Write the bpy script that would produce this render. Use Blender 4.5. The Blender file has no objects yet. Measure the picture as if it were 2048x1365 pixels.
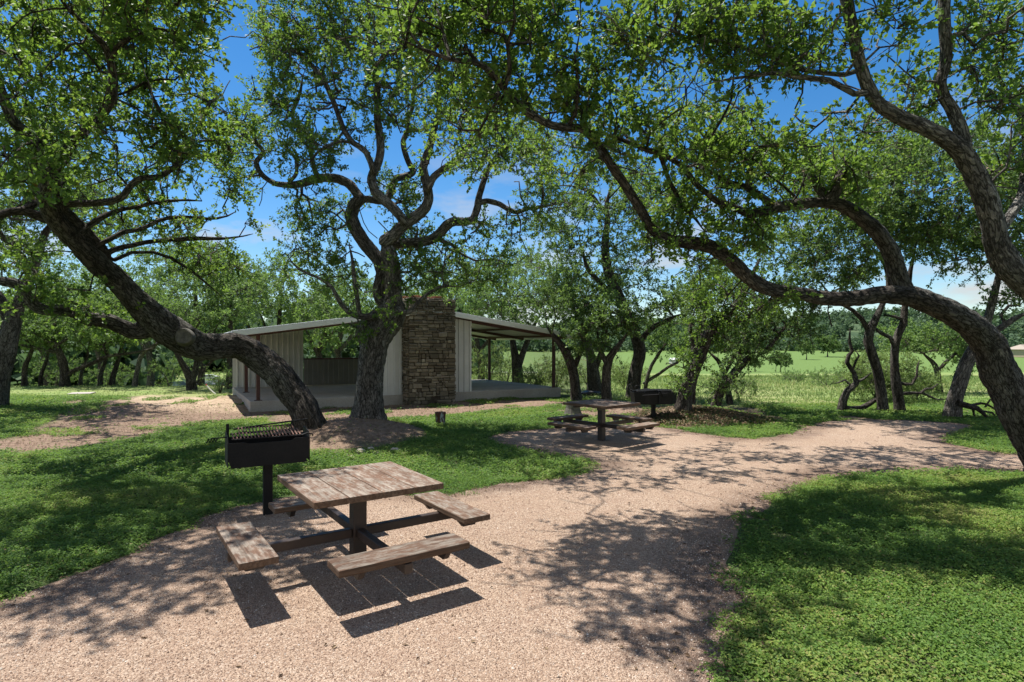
import bpy, bmesh, math, random
import numpy as np
from mathutils import Vector, Matrix, noise as mnoise
random.seed(7)
rng = np.random.default_rng(11)
SC = bpy.context.scene
COL = SC.collection
F = 1160.0; CX = 1024.0; HY = 690.0; H = 1.9      # lens in pixels of a 2048 wide frame, horizon row, eye height

def P(px, py, d):
    return np.array([(px-CX)*d/F, d, H-(py-HY)*d/F])
def G(px, py, z=0.0):
    d = F*(H-z)/(py-HY)
    return ((px-CX)*d/F, d)

# ------------------------------------------------------------------ object helpers
def tag(o, label=None, cat=None, group=None, kind=None):
    if label: o['label'] = label
    if cat: o['category'] = cat
    if group: o['group'] = group
    if kind: o['kind'] = kind
    return o
def link(o, parent=None):
    COL.objects.link(o)
    if parent is not None: o.parent = parent
    return o
def empty(name, loc=(0,0,0), rz=0.0):
    o = bpy.data.objects.new(name, None); o.location = loc; o.rotation_euler = (0,0,rz)
    o.empty_display_size = .2
    return link(o)
def npmesh(name, V, faces, mats, midx=None, attrs=None, smooth=False, parent=None):
    """faces: list of int arrays (n,k). midx: list of material index arrays/ints matching faces."""
    me = bpy.data.meshes.new(name)
    V = np.asarray(V, np.float32)
    faces = [np.asarray(f, np.int32) for f in faces if len(f)]
    me.vertices.add(len(V)); me.vertices.foreach_set('co', V.ravel())
    nl = sum(f.size for f in faces); nf = sum(len(f) for f in faces)
    me.loops.add(nl); me.polygons.add(nf)
    me.loops.foreach_set('vertex_index', np.concatenate([f.ravel() for f in faces]))
    tot = np.concatenate([np.full(len(f), f.shape[1], np.int32) for f in faces])
    st = np.concatenate([[0], np.cumsum(tot)[:-1]]).astype(np.int32)
    me.polygons.foreach_set('loop_start', st)
    try: me.polygons.foreach_set('loop_total', tot)
    except Exception: pass
    if midx is not None:
        mi = np.concatenate([np.full(len(f), m, np.int32) if np.isscalar(m) else np.asarray(m, np.int32) for f, m in zip(faces, midx)])
        me.polygons.foreach_set('material_index', mi)
    me.polygons.foreach_set('use_smooth', np.full(nf, bool(smooth)))
    for k, a in (attrs or {}).items():
        a = np.asarray(a, np.float32)
        if a.ndim == 1:
            me.attributes.new(k, 'FLOAT', 'POINT').data.foreach_set('value', a)
        else:
            me.attributes.new(k, 'FLOAT_VECTOR', 'POINT').data.foreach_set('vector', a.ravel())
    for m in mats: me.materials.append(m)
    me.update(calc_edges=True)
    return link(bpy.data.objects.new(name, me), parent)

class MB:
    """collects bevelled boxes, tubes, lathes in a bmesh and links them as one mesh object"""
    def __init__(s): s.b = bmesh.new()
    def box(s, c, size, rot=None, bev=0.004, seg=1):
        t = bmesh.new(); bmesh.ops.create_cube(t, size=1)
        bmesh.ops.scale(t, vec=size, verts=t.verts)
        if bev: bmesh.ops.bevel(t, geom=list(t.edges), offset=bev, segments=seg, affect='EDGES', profile=.6)
        M = Matrix.Translation(c) @ (rot.to_4x4() if rot is not None else Matrix())
        bmesh.ops.transform(t, matrix=M, verts=t.verts); s.add(t); return s
    def add(s, t):
        me = bpy.data.meshes.new('tmp'); t.to_mesh(me); t.free(); s.b.from_mesh(me); bpy.data.meshes.remove(me)
    def tube(s, pts, r, n=8, cap=True, closed=False):
        pts = [Vector(p) for p in pts]; R = r if hasattr(r, '__len__') else [r]*len(pts)
        rings = []; nv = None
        for i, p in enumerate(pts):
            a = pts[i-1] if (i or closed) else p; b = pts[(i+1) % len(pts)] if (i < len(pts)-1 or closed) else p
            t = (b-a).normalized()
            if nv is None: nv = t.orthogonal().normalized()
            nv = (nv - t*nv.dot(t)).normalized(); bv = t.cross(nv)
            rings.append([s.b.verts.new(p+(nv*math.cos(2*math.pi*k/n)+bv*math.sin(2*math.pi*k/n))*R[i]) for k in range(n)])
        m = len(rings)
        for i in range(m if closed else m-1):
            A, B = rings[i], rings[(i+1) % m]
            for k in range(n): s.b.faces.new((A[k], A[(k+1) % n], B[(k+1) % n], B[k]))
        if cap and not closed:
            s.b.faces.new(rings[0][::-1]); s.b.faces.new(rings[-1])
        return s
    def lathe(s, prof, n=24, c=(0,0,0)):
        c = Vector(c)
        rings = [[s.b.verts.new(c+Vector((r*math.cos(2*math.pi*k/n), r*math.sin(2*math.pi*k/n), z))) for k in range(n)] for r, z in prof]
        for A, B in zip(rings, rings[1:]):
            for k in range(n): s.b.faces.new((A[k], A[(k+1) % n], B[(k+1) % n], B[k]))
        return s
    def poly(s, vs, faces):
        v = [s.b.verts.new(p) for p in vs]
        for f in faces: s.b.faces.new([v[i] for i in f])
        return s
    def build(s, name, mat, parent=None, smooth=None, mats=None):
        bmesh.ops.recalc_face_normals(s.b, faces=list(s.b.faces))
        me = bpy.data.meshes.new(name); s.b.to_mesh(me); s.b.free()
        for m in (mats or [mat]): me.materials.append(m)
        if smooth:
            me.polygons.foreach_set('use_smooth', [True]*len(me.polygons))
            me.set_sharp_from_angle(angle=math.radians(smooth))
        return link(bpy.data.objects.new(name, me), parent)

# ------------------------------------------------------------------ materials
class NT:
    def __init__(s, name):
        s.m = bpy.data.materials.new(name); s.m.use_nodes = True
        s.t = s.m.node_tree; s.n = s.t.nodes; s.l = s.t.links
        s.p = s.n['Principled BSDF']; s.out = s.n['Material Output']
    def node(s, ty, **kw):
        n = s.n.new(ty)
        for k, v in kw.items():
            if k == 'inp':
                for a, b in v.items():
                    if hasattr(b, 'is_linked') or isinstance(b, bpy.types.NodeSocket): s.l.new(b, n.inputs[a])
                    else: n.inputs[a].default_value = b
            else: setattr(n, k, v)
        return n
    def attr(s, name): return s.node('ShaderNodeAttribute', attribute_name=name)
    def obj(s): return s.node('ShaderNodeTexCoord').outputs['Object']
    def mapv(s, v, scale=(1,1,1)):
        return s.node('ShaderNodeMapping', inp={'Vector': v, 'Scale': scale}).outputs[0]
    def noise(s, v, scale, detail=4, rough=.55, out=0):
        return s.node('ShaderNodeTexNoise', inp={'Vector': v, 'Scale': scale, 'Detail': detail, 'Roughness': rough}).outputs[out]
    def vor(s, v, scale, feature='F1', out='Distance', rand=1.0):
        n = s.node('ShaderNodeTexVoronoi', feature=feature, inp={'Vector': v, 'Scale': scale, 'Randomness': rand})
        return n.outputs[out]
    def ramp(s, f, stops):
        r = s.node('ShaderNodeValToRGB'); s.l.new(f, r.inputs[0])
        e = r.color_ramp.elements
        while len(e) < len(stops): e.new(.5)
        for x, (p, c) in zip(e, stops):
            x.position = p; x.color = (c, c, c, 1) if not hasattr(c, '__len__') else (*c, 1)
        return r.outputs[0]
    def mix(s, f, a, b, mode='MIX'):
        n = s.node('ShaderNodeMix', data_type='RGBA', blend_type=mode)
        for k, v in ((0, f), (6, a), (7, b)):
            if isinstance(v, bpy.types.NodeSocket): s.l.new(v, n.inputs[k])
            else: n.inputs[k].default_value = v if k == 0 else (*v, 1)
        return n.outputs[2]
    def math(s, op, a, b=0.0, clamp=False):
        n = s.node('ShaderNodeMath', operation=op, use_clamp=clamp)
        for k, v in ((0, a), (1, b)):
            if isinstance(v, bpy.types.NodeSocket): s.l.new(v, n.inputs[k])
            else: n.inputs[k].default_value = v
        return n.outputs[0]
    def bump(s, h, dist, strength=1.0, prev=None):
        n = s.node('ShaderNodeBump', inp={'Height': h, 'Distance': dist, 'Strength': strength})
        if prev is not None: s.l.new(prev, n.inputs['Normal'])
        return n.outputs[0]
    def fin(s, col=None, rough=None, normal=None, metal=None, spec=None):
        for k, v in (('Base Color', col), ('Roughness', rough), ('Normal', normal), ('Metallic', metal), ('Specular IOR Level', spec)):
            if v is None: continue
            if isinstance(v, bpy.types.NodeSocket): s.l.new(v, s.p.inputs[k])
            else: s.p.inputs[k].default_value = (*v, 1) if hasattr(v, '__len__') else v
        return s.m

def mat_bark(name, dark, light, lichen, lich_amt):
    k = NT(name); v = k.attr('bark').outputs['Vector']
    vm = k.mapv(v, (1,1,1))
    wv = k.node('ShaderNodeVectorMath', operation='ADD', inp={0: vm, 1: k.node('ShaderNodeVectorMath', operation='SCALE', inp={0: k.noise(vm, 26, 4, out=1), 'Scale': .095}).outputs[0]}).outputs[0]
    d = k.vor(wv, 24, 'DISTANCE_TO_EDGE'); d2 = k.vor(wv, 62, 'DISTANCE_TO_EDGE')
    cs = k.node('ShaderNodeSeparateColor'); k.l.new(k.vor(wv, 24, out='Color'), cs.inputs[0]); cell = cs.outputs[0]
    n1 = k.noise(v, 9, 5, .65); n2 = k.noise(v, 1.6, 3)
    c = k.mix(k.ramp(n1, [(.3, 0), (.72, 1)]), dark, light)
    c = k.mix(k.math('MULTIPLY', k.ramp(n2, [(.48, 0), (.62, 1)]), lich_amt), c, lichen)
    c = k.mix(.55, c, k.mix(1.0, c, k.ramp(cell, [(0, .55), (1, 1.45)]), 'MULTIPLY'))
    c = k.mix(k.ramp(k.math('ADD', d, k.math('MULTIPLY', k.math('SUBTRACT', n1, .5), .16)), [(0.0, .95), (.17, 0)]), c, tuple(x*.3 for x in dark))
    h = k.math('ADD', k.ramp(d, [(0, 0), (.16, 1)]), k.math('MULTIPLY', k.ramp(d2, [(0, 0), (.2, 1)]), .35))
    h = k.math('ADD', h, k.math('MULTIPLY', n1, .5))
    return k.fin(c, .92, k.bump(h, .05, 1.0), spec=.2)
BARK = mat_bark('oak_bark', (.075,.060,.047), (.215,.185,.155), (.31,.31,.27), .5)
BARKB = mat_bark('oak_bark_weathered', (.135,.12,.102), (.39,.355,.315), (.46,.455,.41), .6)

def mat_leaf(name, stops, trans, tmix=.35, rough=.42, young=None):
    k = NT(name); a = k.attr('tint').outputs['Fac']
    c = k.ramp(a, stops)
    k.fin(c, rough+.08, spec=.28)
    tr = k.node('ShaderNodeBsdfTranslucent')
    k.l.new(k.mix(.5, c, trans, 'MIX'), tr.inputs['Color'])
    ms = k.node('ShaderNodeMixShader', inp={0: tmix})
    k.l.new(k.p.outputs[0], ms.inputs[1]); k.l.new(tr.outputs[0], ms.inputs[2])
    k.l.new(ms.outputs[0], k.out.inputs['Surface'])
    return k.m
LEAF = mat_leaf('oak_leaf', [(0, (.034,.074,.020)), (.45, (.072,.140,.032)), (.8, (.130,.215,.045)), (.96, (.22,.295,.06)), (1, (.20,.12,.04))], (.35,.55,.055), .42, .42)
LEAFB = mat_leaf('oak_leaf_grey_green', [(0, (.042,.084,.030)), (.5, (.088,.155,.048)), (.9, (.160,.24,.072)), (1, (.22,.28,.09))], (.31,.48,.08), .40, .5)
LEAFP = mat_leaf('pale_leaf', [(0, (.11,.17,.05)), (.6, (.17,.25,.07)), (1, (.25,.32,.11))], (.4,.52,.12), .4, .5)
LAWN = mat_leaf('lawn_leaf', [(0, (.055,.115,.022)), (.35, (.095,.185,.034)), (.7, (.160,.250,.048)), (.95, (.26,.31,.068)), (.985, (.26,.22,.09)), (1, (.25,.20,.10))], (.28,.44,.07), .42, .5)
FIELDG = mat_leaf('field_blade', [(0, (.11,.19,.05)), (.5, (.18,.26,.075)), (.85, (.26,.31,.11)), (1, (.36,.34,.16))], (.42,.48,.16), .4, .6)
LITTER = mat_leaf('dry_leaf', [(0, (.05,.03,.018)), (.5, (.13,.08,.045)), (1, (.24,.17,.10))], (.2,.12,.06), .12, .7)
MOSS = NT('ball_moss').fin((.085,.075,.062), .95, spec=.1)

def mat_gravel():
    k = NT('pink_crushed_granite'); o = k.obj()
    big = k.noise(o, .55, 4); mid = k.noise(o, 3.2, 4)
    cell = k.vor(o, 95, out='Color'); d = k.vor(o, 95); 
    cell2 = k.vor(o, 210, out='Color')
    sep = k.node('ShaderNodeSeparateColor'); k.l.new(cell, sep.inputs[0])
    c = k.ramp(sep.outputs[0], [(0, (.095,.055,.038)), (.3, (.29,.190,.13)), (.65, (.47,.335,.235)), (.88, (.58,.45,.34)), (1, (.66,.55,.44))])
    sep2 = k.node('ShaderNodeSeparateColor'); k.l.new(cell2, sep2.inputs[0])
    c = k.mix(.45, c, k.ramp(sep2.outputs[1], [(0, (.11,.066,.045)), (.5, (.41,.285,.198)), (1, (.60,.47,.36))]))
    c = k.mix(k.math('MULTIPLY', k.ramp(mid, [(.45, 0), (.75, 1)]), .35), c, (.30,.185,.13))
    edge = k.math('MULTIPLY', k.attr('edge').outputs['Fac'], k.ramp(mid, [(.25, .25), (.55, 1)]))
    c = k.mix(edge, c, k.mix(k.ramp(k.noise(o, 26, 5, .7), [(.35, 0), (.65, 1)]), (.060,.038,.027), (.20,.135,.10)))
    c = k.mix(k.math('MULTIPLY', k.ramp(big, [(.42, 0), (.66, 1)]), .35), c, (.33,.22,.145))
    h = k.math('ADD', k.math('MULTIPLY', d, -1.0), k.math('MULTIPLY', k.vor(o, 210), -.5))
    nb = k.bump(k.noise(o, 7, 3), .03, .5)
    return k.fin(c, .9, k.bump(h, .012, 1.0, nb), spec=.25)
GRAVEL = mat_gravel()
def mat_pebble():
    k = NT('loose_pebble'); a = k.attr('tint').outputs['Fac']
    return k.fin(k.ramp(a, [(0, (.12,.07,.05)), (.3, (.29,.19,.135)), (.65, (.42,.30,.22)), (.9, (.52,.41,.32)), (1, (.70,.62,.53))]), .85, spec=.25)
PEBBLE = mat_pebble()

def mat_ground():
    k = NT('soil_and_turf'); o = k.obj()
    a = k.attr('dirt').outputs['Fac']; f = k.attr('field').outputs['Fac']; g = k.attr('green').outputs['Fac']; sd = k.attr('sand').outputs['Fac']
    n1 = k.noise(o, 1.3, 6, .65); n2 = k.noise(o, 9, 6, .7); n3 = k.noise(o, .16, 4); n4 = k.noise(o, 40, 4, .7)
    soil = k.mix(k.ramp(n2, [(.3, 0), (.7, 1)]), (.125,.083,.058), (.29,.205,.148))
    sand = k.mix(k.ramp(n2, [(.3, 0), (.7, 1)]), (.30,.215,.145), (.46,.36,.255))
    soil = k.mix(k.math('MULTIPLY', sd, k.ramp(n1, [(.3, .5), (.6, 1)])), soil, sand)
    turf = k.mix(k.ramp(n4, [(.3, 0), (.75, 1)]), (.035,.052,.018), (.085,.125,.038))
    turf = k.mix(k.ramp(n1, [(.5, 0), (.75, .7)]), turf, (.12,.105,.055))
    fld = k.mix(k.ramp(n1, [(.3, 0), (.7, 1)]), (.115,.19,.048), (.21,.26,.085))
    fld = k.mix(k.ramp(n3, [(.42, 0), (.62, 1)]), fld, (.24,.25,.105))
    fld = k.mix(g, fld, k.mix(k.ramp(n1, [(.3, 0), (.7, 1)]), (.088,.150,.040), (.125,.180,.052)))
    c = k.mix(k.math('ADD', a, k.math('MULTIPLY', k.math('SUBTRACT', n1, .5), .7), True), turf, soil)
    c = k.mix(f, c, fld)
    h = k.math('ADD', n2, k.math('MULTIPLY', n4, .4))
    return k.fin(c, .95, k.bump(h, .05, .8), spec=.1)
GROUND = mat_ground()

def mat_wood(name, top=True):
    k = NT(name); o = k.obj()
    g = k.mapv(o, (34, 1.8, 34)); 
    n1 = k.noise(g, 1.5, 6, .6); n2 = k.noise(k.mapv(o, (9, 3.4, 9)), 1.7, 7, .75); n3 = k.noise(k.mapv(o, (60, 2.5, 60)), 2, 3)
    grey = k.mix(k.ramp(n1, [(.3, 0), (.7, 1)]), (.135,.108,.084), (.325,.275,.225))
    brown = k.mix(k.ramp(n1, [(.3, 0), (.7, 1)]), (.075,.040,.025), (.175,.100,.064))
    c = k.mix(k.ramp(n2, [(.42, 0), (.56, .94)]), grey, brown)
    c = k.mix(k.ramp(n3, [(.62, 0), (.74, .5)]), c, (.06,.038,.025))
    geo = k.node('ShaderNodeNewGeometry'); sx = k.node('ShaderNodeSeparateXYZ'); k.l.new(k.node('ShaderNodeTexCoord').outputs['Normal'], sx.inputs[0])
    side = k.ramp(sx.outputs[2], [(.45, 1), (.75, 0)])
    c = k.mix(k.math('MULTIPLY', side, .85), c, k.mix(k.ramp(n1, [(.3, 0), (.7, 1)]), (.075,.045,.028), (.19,.12,.075)))
    rnd = k.node('ShaderNodeObjectInfo').outputs['Random']; c = k.mix(1.0, c, k.ramp(rnd, [(0, .68), (1, 1.05)]), 'MULTIPLY')
    return k.fin(c, .85, k.bump(k.math('ADD', n1, n3), .003, .8), spec=.2)
WOOD = mat_wood('weathered_brown_boards')
def mat_metal(name, c1, c2, rough=.5, metal=.0, sc=6, b=.0008, spec=.5):
    k = NT(name); o = k.obj(); n = k.noise(o, sc, 6, .65); n2 = k.noise(o, sc*9, 4)
    c = k.mix(k.ramp(n, [(.38, 0), (.68, 1)]), c1, c2)
    return k.fin(c, k.ramp(n2, [(.3, rough-.1), (.7, rough+.12)]), k.bump(n2, b, .6), metal, spec)
BROWNST = mat_metal('dark_brown_painted_steel', (.030,.021,.017), (.050,.034,.026), .42)
BLACKST = mat_metal('black_grill_steel', (.0045,.0045,.0045), (.010,.009,.0085), .62, spec=.3)
RUSTBAR = mat_metal('rusty_grate_bar', (.095,.042,.028), (.19,.10,.07), .75, sc=14)
REDST = mat_metal('red_oxide_steel', (.050,.017,.013), (.075,.026,.019), .6)
TRIM = mat_metal('pale_grey_sheet_metal', (.68,.70,.70), (.76,.78,.78), .4, sc=2)
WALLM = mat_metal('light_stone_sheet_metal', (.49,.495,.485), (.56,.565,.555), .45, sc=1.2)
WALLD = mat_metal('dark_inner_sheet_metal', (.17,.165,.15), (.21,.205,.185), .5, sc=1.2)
ROOFU = mat_metal('white_roof_deck', (.62,.61,.58), (.68,.67,.64), .5, sc=1.5)
def mat_conc():
    k = NT('slab_concrete'); o = k.obj(); n = k.noise(o, 1.2, 6, .65); n2 = k.noise(o, 25, 4)
    c = k.mix(k.ramp(n, [(.3, 0), (.7, 1)]), (.29,.25,.205), (.42,.375,.325)); c = k.mix(.25, c, k.ramp(n2, [(.3, .2), (.7, .5)]))
    return k.fin(c, .85, k.bump(n2, .004, .5), spec=.25)
CONC = mat_conc()
def mat_stone():
    k = NT('chimney_limestone'); o = k.obj(); a = k.attr('tint').outputs['Fac']; n = k.noise(o, 7, 6, .7); n2 = k.noise(o, 1.1, 4)
    c = k.ramp(a, [(0, (.085,.072,.053)), (.3, (.15,.13,.098)), (.6, (.235,.205,.155)), (.85, (.35,.315,.245)), (1, (.27,.20,.15))])
    c = k.mix(k.ramp(n, [(.35, .0), (.7, .6)]), c, (.12,.10,.075))
    c = k.mix(k.ramp(n2, [(.45, 0), (.65, .6)]), c, (.085,.078,.062))
    return k.fin(c, .95, k.bump(n, .02, .8), spec=.1)
STONE = mat_stone()
MORTAR = mat_metal('chimney_mortar', (.055,.045,.035), (.10,.083,.066), .95, sc=8, b=.004, spec=.1)
CLAY = mat_metal('old_red_brick', (.27,.11,.07), (.38,.17,.11), .9, sc=9, b=.003, spec=.1)
PALECUT = mat_metal('sawn_limb_wood', (.085,.078,.066), (.155,.142,.118), .9, sc=12, b=.004, spec=.1)
def plain(name, c, rough=.5, metal=0.0, spec=.5): return mat_metal(name, tuple(x*.88 for x in c), c, rough, metal, 5, .0006, spec)
# ------------------------------------------------------------------ terrain
def sstep(a, b, x):
    t = np.clip((x-a)/(b-a), 0, 1); return t*t*(3-2*t)
def vnoise(x, y, s, seed=0):
    """smooth value noise, vectorised"""
    x = np.asarray(x, float)/s+seed*17.3; y = np.asarray(y, float)/s-seed*9.1
    xi = np.floor(x).astype(np.int64); yi = np.floor(y).astype(np.int64); fx = x-xi; fy = y-yi
    fx = fx*fx*(3-2*fx); fy = fy*fy*(3-2*fy)
    def hsh(a, b):
        h = (a*374761393+b*668265263+seed*974711) & 0x7fffffff
        h = ((h ^ (h >> 13))*1274126177) & 0x7fffffff
        return ((h ^ (h >> 16)) & 0xffff)/65535.0
    return (hsh(xi, yi)*(1-fx)+hsh(xi+1, yi)*fx)*(1-fy)+(hsh(xi, yi+1)*(1-fx)+hsh(xi+1, yi+1)*fx)*fy
def fbm(x, y, s, seed=0, o=4):
    r = 0; a = .5
    for i in range(o): r = r+a*vnoise(x, y, s/2**i, seed+i); a *= .5
    return r/(1-.5**o)
def height(x, y):
    x = np.asarray(x, float); y = np.asarray(y, float)
    r = x/np.maximum(y, 4.0)
    right = sstep(-.32, -.12, r)
    hl = -np.clip(y-26.5, 0, 82.5)*.078
    hr = -np.clip(y-21, 0, 94)*.036+np.clip(y-150, 0, 200)*.0125
    sm = np.where(y > 19, 1, 0)
    h = hl*(1-right)+hr*right
    h = h+.30*np.exp(-(((x+3.5)/1.45)**2+((y-12.35)/1.25)**2)**1.3)
    h = h+.30*np.exp(-(((x-4.6)/1.5)**2+((y-14.9)/.85)**2)**1.2)
    h = h+.16*np.exp(-((x-1.4)**2/.8+(y-14.6)**2/.4))
    left = sstep(-7.2, -8.6, x)*sstep(15.5, 17, y)*sstep(23, 20, y)
    h = h+left*(.20*fbm(x, y, 1.3, 3))
    h = h+(fbm(x, y, 2.2, 5)-.5)*.05*sstep(5, 12, y)
    h = h+(fbm(x, y, 30, 8)-.5)*1.0*sstep(45, 120, y)
    pond = np.exp(-(((x+63)/17)**2+((y-123)/15)**2)**2)
    return h-pond*.9
def poly(px): return np.array([G(*p) for p in px])
PATH = poly([(-900,1365*1.0),(-500,1290),(0,1207),(150,1152),(300,1088),(420,1032),(500,1004),(600,992),(700,990),(800,990),(900,988),(960,976),(1080,958),(1170,944),(1212,937),(1190,928),(1120,915),(1040,902),(985,888),(975,879),(1000,868),(1060,861),(1110,857),(1200,852),(1290,852),(1340,856),(1375,862),(1450,876),(1520,879),(1570,870),(1605,855),(1640,844),(1720,838),(1820,840),(1900,846),(1962,853),(1925,862),(1898,874),(1905,888),(1960,900),(2048,912),(2250,925),(2500,960),(2300,962),(2048,950),(1920,942),(1800,944),(1700,951),(1580,980),(1500,1040),(1455,1090),(1470,1150),(1512,1205),(1480,1260),(1452,1300),(1462,1365),(1500,1500)])
PATH = np.vstack([PATH, [[1.0, 1.2], [.8, -2.0], [-9, -2.0]]])
def chaikin(p, n=2):
    for _ in range(n):
        q = np.roll(p, -1, 0); p = np.stack([p*.75+q*.25, p*.25+q*.75], 1).reshape(-1, 2)
    return p
PATH = chaikin(PATH, 1)
def sdist(x, y, poly):
    """signed distance, positive inside"""
    x = np.asarray(x, float).ravel(); y = np.asarray(y, float).ravel()
    out = np.full(x.shape, 1e9); ins = np.zeros(x.shape, bool)
    for (ax, ay), (bx, by) in zip(poly, np.roll(poly, -1, 0)):
        ex, ey = bx-ax, by-ay; wx, wy = x-ax, y-ay
        t = np.clip((wx*ex+wy*ey)/(ex*ex+ey*ey+1e-12), 0, 1)
        out = np.minimum(out, (wx-ex*t)**2+(wy-ey*t)**2)
        c = ((ay <= y) & (by > y)) | ((by <= y) & (ay > y))
        ins ^= c & (wx < ex*(y-ay)/(ey if abs(ey) > 1e-9 else 1e-9))
    return np.sqrt(out)*np.where(ins, 1, -1)
def pathsd(x, y): return sdist(x, y, PATH)+(fbm(np.ravel(x), np.ravel(y), .5, 21, 3)-.5)*.22
DIRT = [poly(q) for q in ([(20,920),(200,884),(360,862),(480,842),(560,838),(560,822),(500,800),(440,793),(280,793),(170,822),(60,862),(-60,890)],
        [(560,850),(700,846),(800,836),(960,822),(1130,812),(1140,798),(960,800),(800,806),(500,824)],
        [(1090,826),(1180,806),(1320,800),(1430,806),(1500,818),(1560,842),(1500,850),(1380,856),(1300,858)])]
def dirtmask(x, y):
    x = np.asarray(x, float).ravel(); y = np.asarray(y, float).ravel()
    m = np.zeros(x.shape)
    for q in DIRT: m = np.maximum(m, sstep(-.35, .35, sdist(x, y, q)+(fbm(x, y, 1.1, 31)-.5)*1.1))
    m = np.maximum(m, sstep(1.25, .75, np.hypot((x+3.4)/1.5, (y-11.95)/1.55)+(fbm(x, y, .6, 33)-.5)*.5))
    m = np.maximum(m, sstep(.70, .82, fbm(x, y, 1.6, 35))*.75)
    return m
def fieldmask(x, y):
    r = np.asarray(x)/np.maximum(y, 3.)
    yy = y+(fbm(x, y, 2.5, 41)-.5)*2.5
    return np.maximum(sstep(17.6, 19.6, yy)*sstep(.1, .2, r), sstep(19.4, 21.5, yy)*sstep(.15, -.1, r))

def axis(lo, hi, c0, c1, step, grow):
    a = list(np.arange(c0, c1, step)); s = step
    while a[-1] < hi: s *= grow; a.append(a[-1]+s)
    s = step
    while a[0] > lo: s *= grow; a.insert(0, a[0]-s)
    return np.array(a)
xs = axis(-1600, 1600, -13, 13, .11, 1.09); ys = axis(-300, 2000, 1.5, 24, .11, 1.06)
X, Y = np.meshgrid(xs, ys); x = X.ravel(); y = Y.ravel()
near = (np.abs(x) < 14) & (y > 0) & (y < 30)
z = height(x, y)
dm = dirtmask(x, y); fm = fieldmask(x, y)
z[near] += (fbm(x[near], y[near], .45, 51, 4)-.5)*.07*dm[near]*(1-np.clip(pathsd(x[near], y[near])*4, 0, 1))
sand = sstep(-.5, .5, sdist(x, y, poly([(230,803),(300,793),(440,793),(500,802),(490,826),(400,826),(300,818)])))
nx, ny = len(xs), len(ys)
idx = np.arange(nx*ny).reshape(ny, nx)
quads = np.stack([idx[:-1, :-1].ravel(), idx[:-1, 1:].ravel(), idx[1:, 1:].ravel(), idx[1:, :-1].ravel()], 1)
r_ = x/np.maximum(y, 3)
green = np.maximum(sstep(78, 104, y+(fbm(x, y, 25, 61)-.5)*30)*sstep(-.3, -.1, r_), .35*sstep(.0, -.3, r_)*sstep(40, 60, y))
ground = npmesh('ground', np.stack([x, y, z], 1), [quads], [GROUND], attrs={'dirt': dm, 'field': fm, 'green': green, 'sand': sand}, smooth=True)
tag(ground, kind='structure')
def gz(px_, py_): return float(height(np.array([px_]), np.array([py_]))[0])

# gravel path: one sheet that dips under the turf at its edges
xs = np.arange(-10, 14.5, .07); ys = np.arange(-2.1, 17, .07)
X, Y = np.meshgrid(xs, ys); sdp = pathsd(X, Y).reshape(X.shape)
V = np.stack([X.ravel(), Y.ravel(), (height(X, Y)+np.clip(sdp*.12, -.03, .014)+(fbm(X, Y, 1.2, 71)-.5)*.02*sstep(0, .4, sdp)).ravel()], 1)
idx = np.arange(X.size).reshape(X.shape)
ok = (sdp[:-1, :-1] > -.25)
quads = np.stack([idx[:-1, :-1][ok], idx[:-1, 1:][ok], idx[1:, 1:][ok], idx[1:, :-1][ok]], 1)
us = np.unique(quads); remap = np.full(X.size, -1); remap[us] = np.arange(len(us))
tag(npmesh('gravel_path', V[us], [remap[quads]], [GRAVEL], attrs={'edge': sstep(.75, .02, sdp+(fbm(X, Y, .7, 73)-.5)*.7).ravel()[us]}, smooth=True), kind='structure')

# loose pebbles near the viewer
def scatter(n, x0, x1, y0, y1): return rng.uniform(x0, x1, n), rng.uniform(y0, y1, n)
def inview(x, y, m=1.08): return (np.abs(x) < .883*y*m+.3) & (y > 2.9)
x, y = scatter(330000, -7, 4, 2.9, 8.5)
dens = np.clip((5.2/np.maximum(y, 1))**2, 0, 1)*.55
k = inview(x, y) & (rng.random(len(x)) < dens); x = x[k]; y = y[k]
sdv = pathsd(x, y); k = sdv > .02; x = x[k]; y = y[k]; sdv = sdv[k]
n = len(x); s = rng.uniform(.0028, .0062, n)*(1+.7*(rng.random(n) < .05)); ang = rng.uniform(0, 6.28, n)
z = height(x, y)+np.clip(sdv*.12, -.03, .014)+(fbm(x, y, 1.2, 71)-.5)*.02*sstep(0, .4, sdv)
base = np.array([(1,0,0),(.2,.9,0),(-1,.1,0),(-.1,-.8,0),(.1,.1,.8),(0,0,-.6)])
V = np.empty((n, 6, 3)); ca, sa = np.cos(ang), np.sin(ang); jit = rng.uniform(.7, 1.3, (n, 6, 3))
B = base[None]*jit
V[:, :, 0] = x[:, None]+(B[:, :, 0]*ca[:, None]-B[:, :, 1]*sa[:, None])*s[:, None]
V[:, :, 1] = y[:, None]+(B[:, :, 0]*sa[:, None]+B[:, :, 1]*ca[:, None])*s[:, None]
V[:, :, 2] = z[:, None]+B[:, :, 2]*s[:, None]+.0015
tri = np.array([(0,1,4),(1,2,4),(2,3,4),(3,0,4),(1,0,5),(2,1,5),(3,2,5),(0,3,5)])
tris = (np.arange(n)[:, None, None]*6+tri[None]).reshape(-1, 3)
tag(npmesh('gravel', V.reshape(-1, 3), [tris], [PEBBLE], attrs={'tint': np.repeat(rng.random(n), 6)}), kind='stuff', label='loose pink granite chips covering the path')

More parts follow.
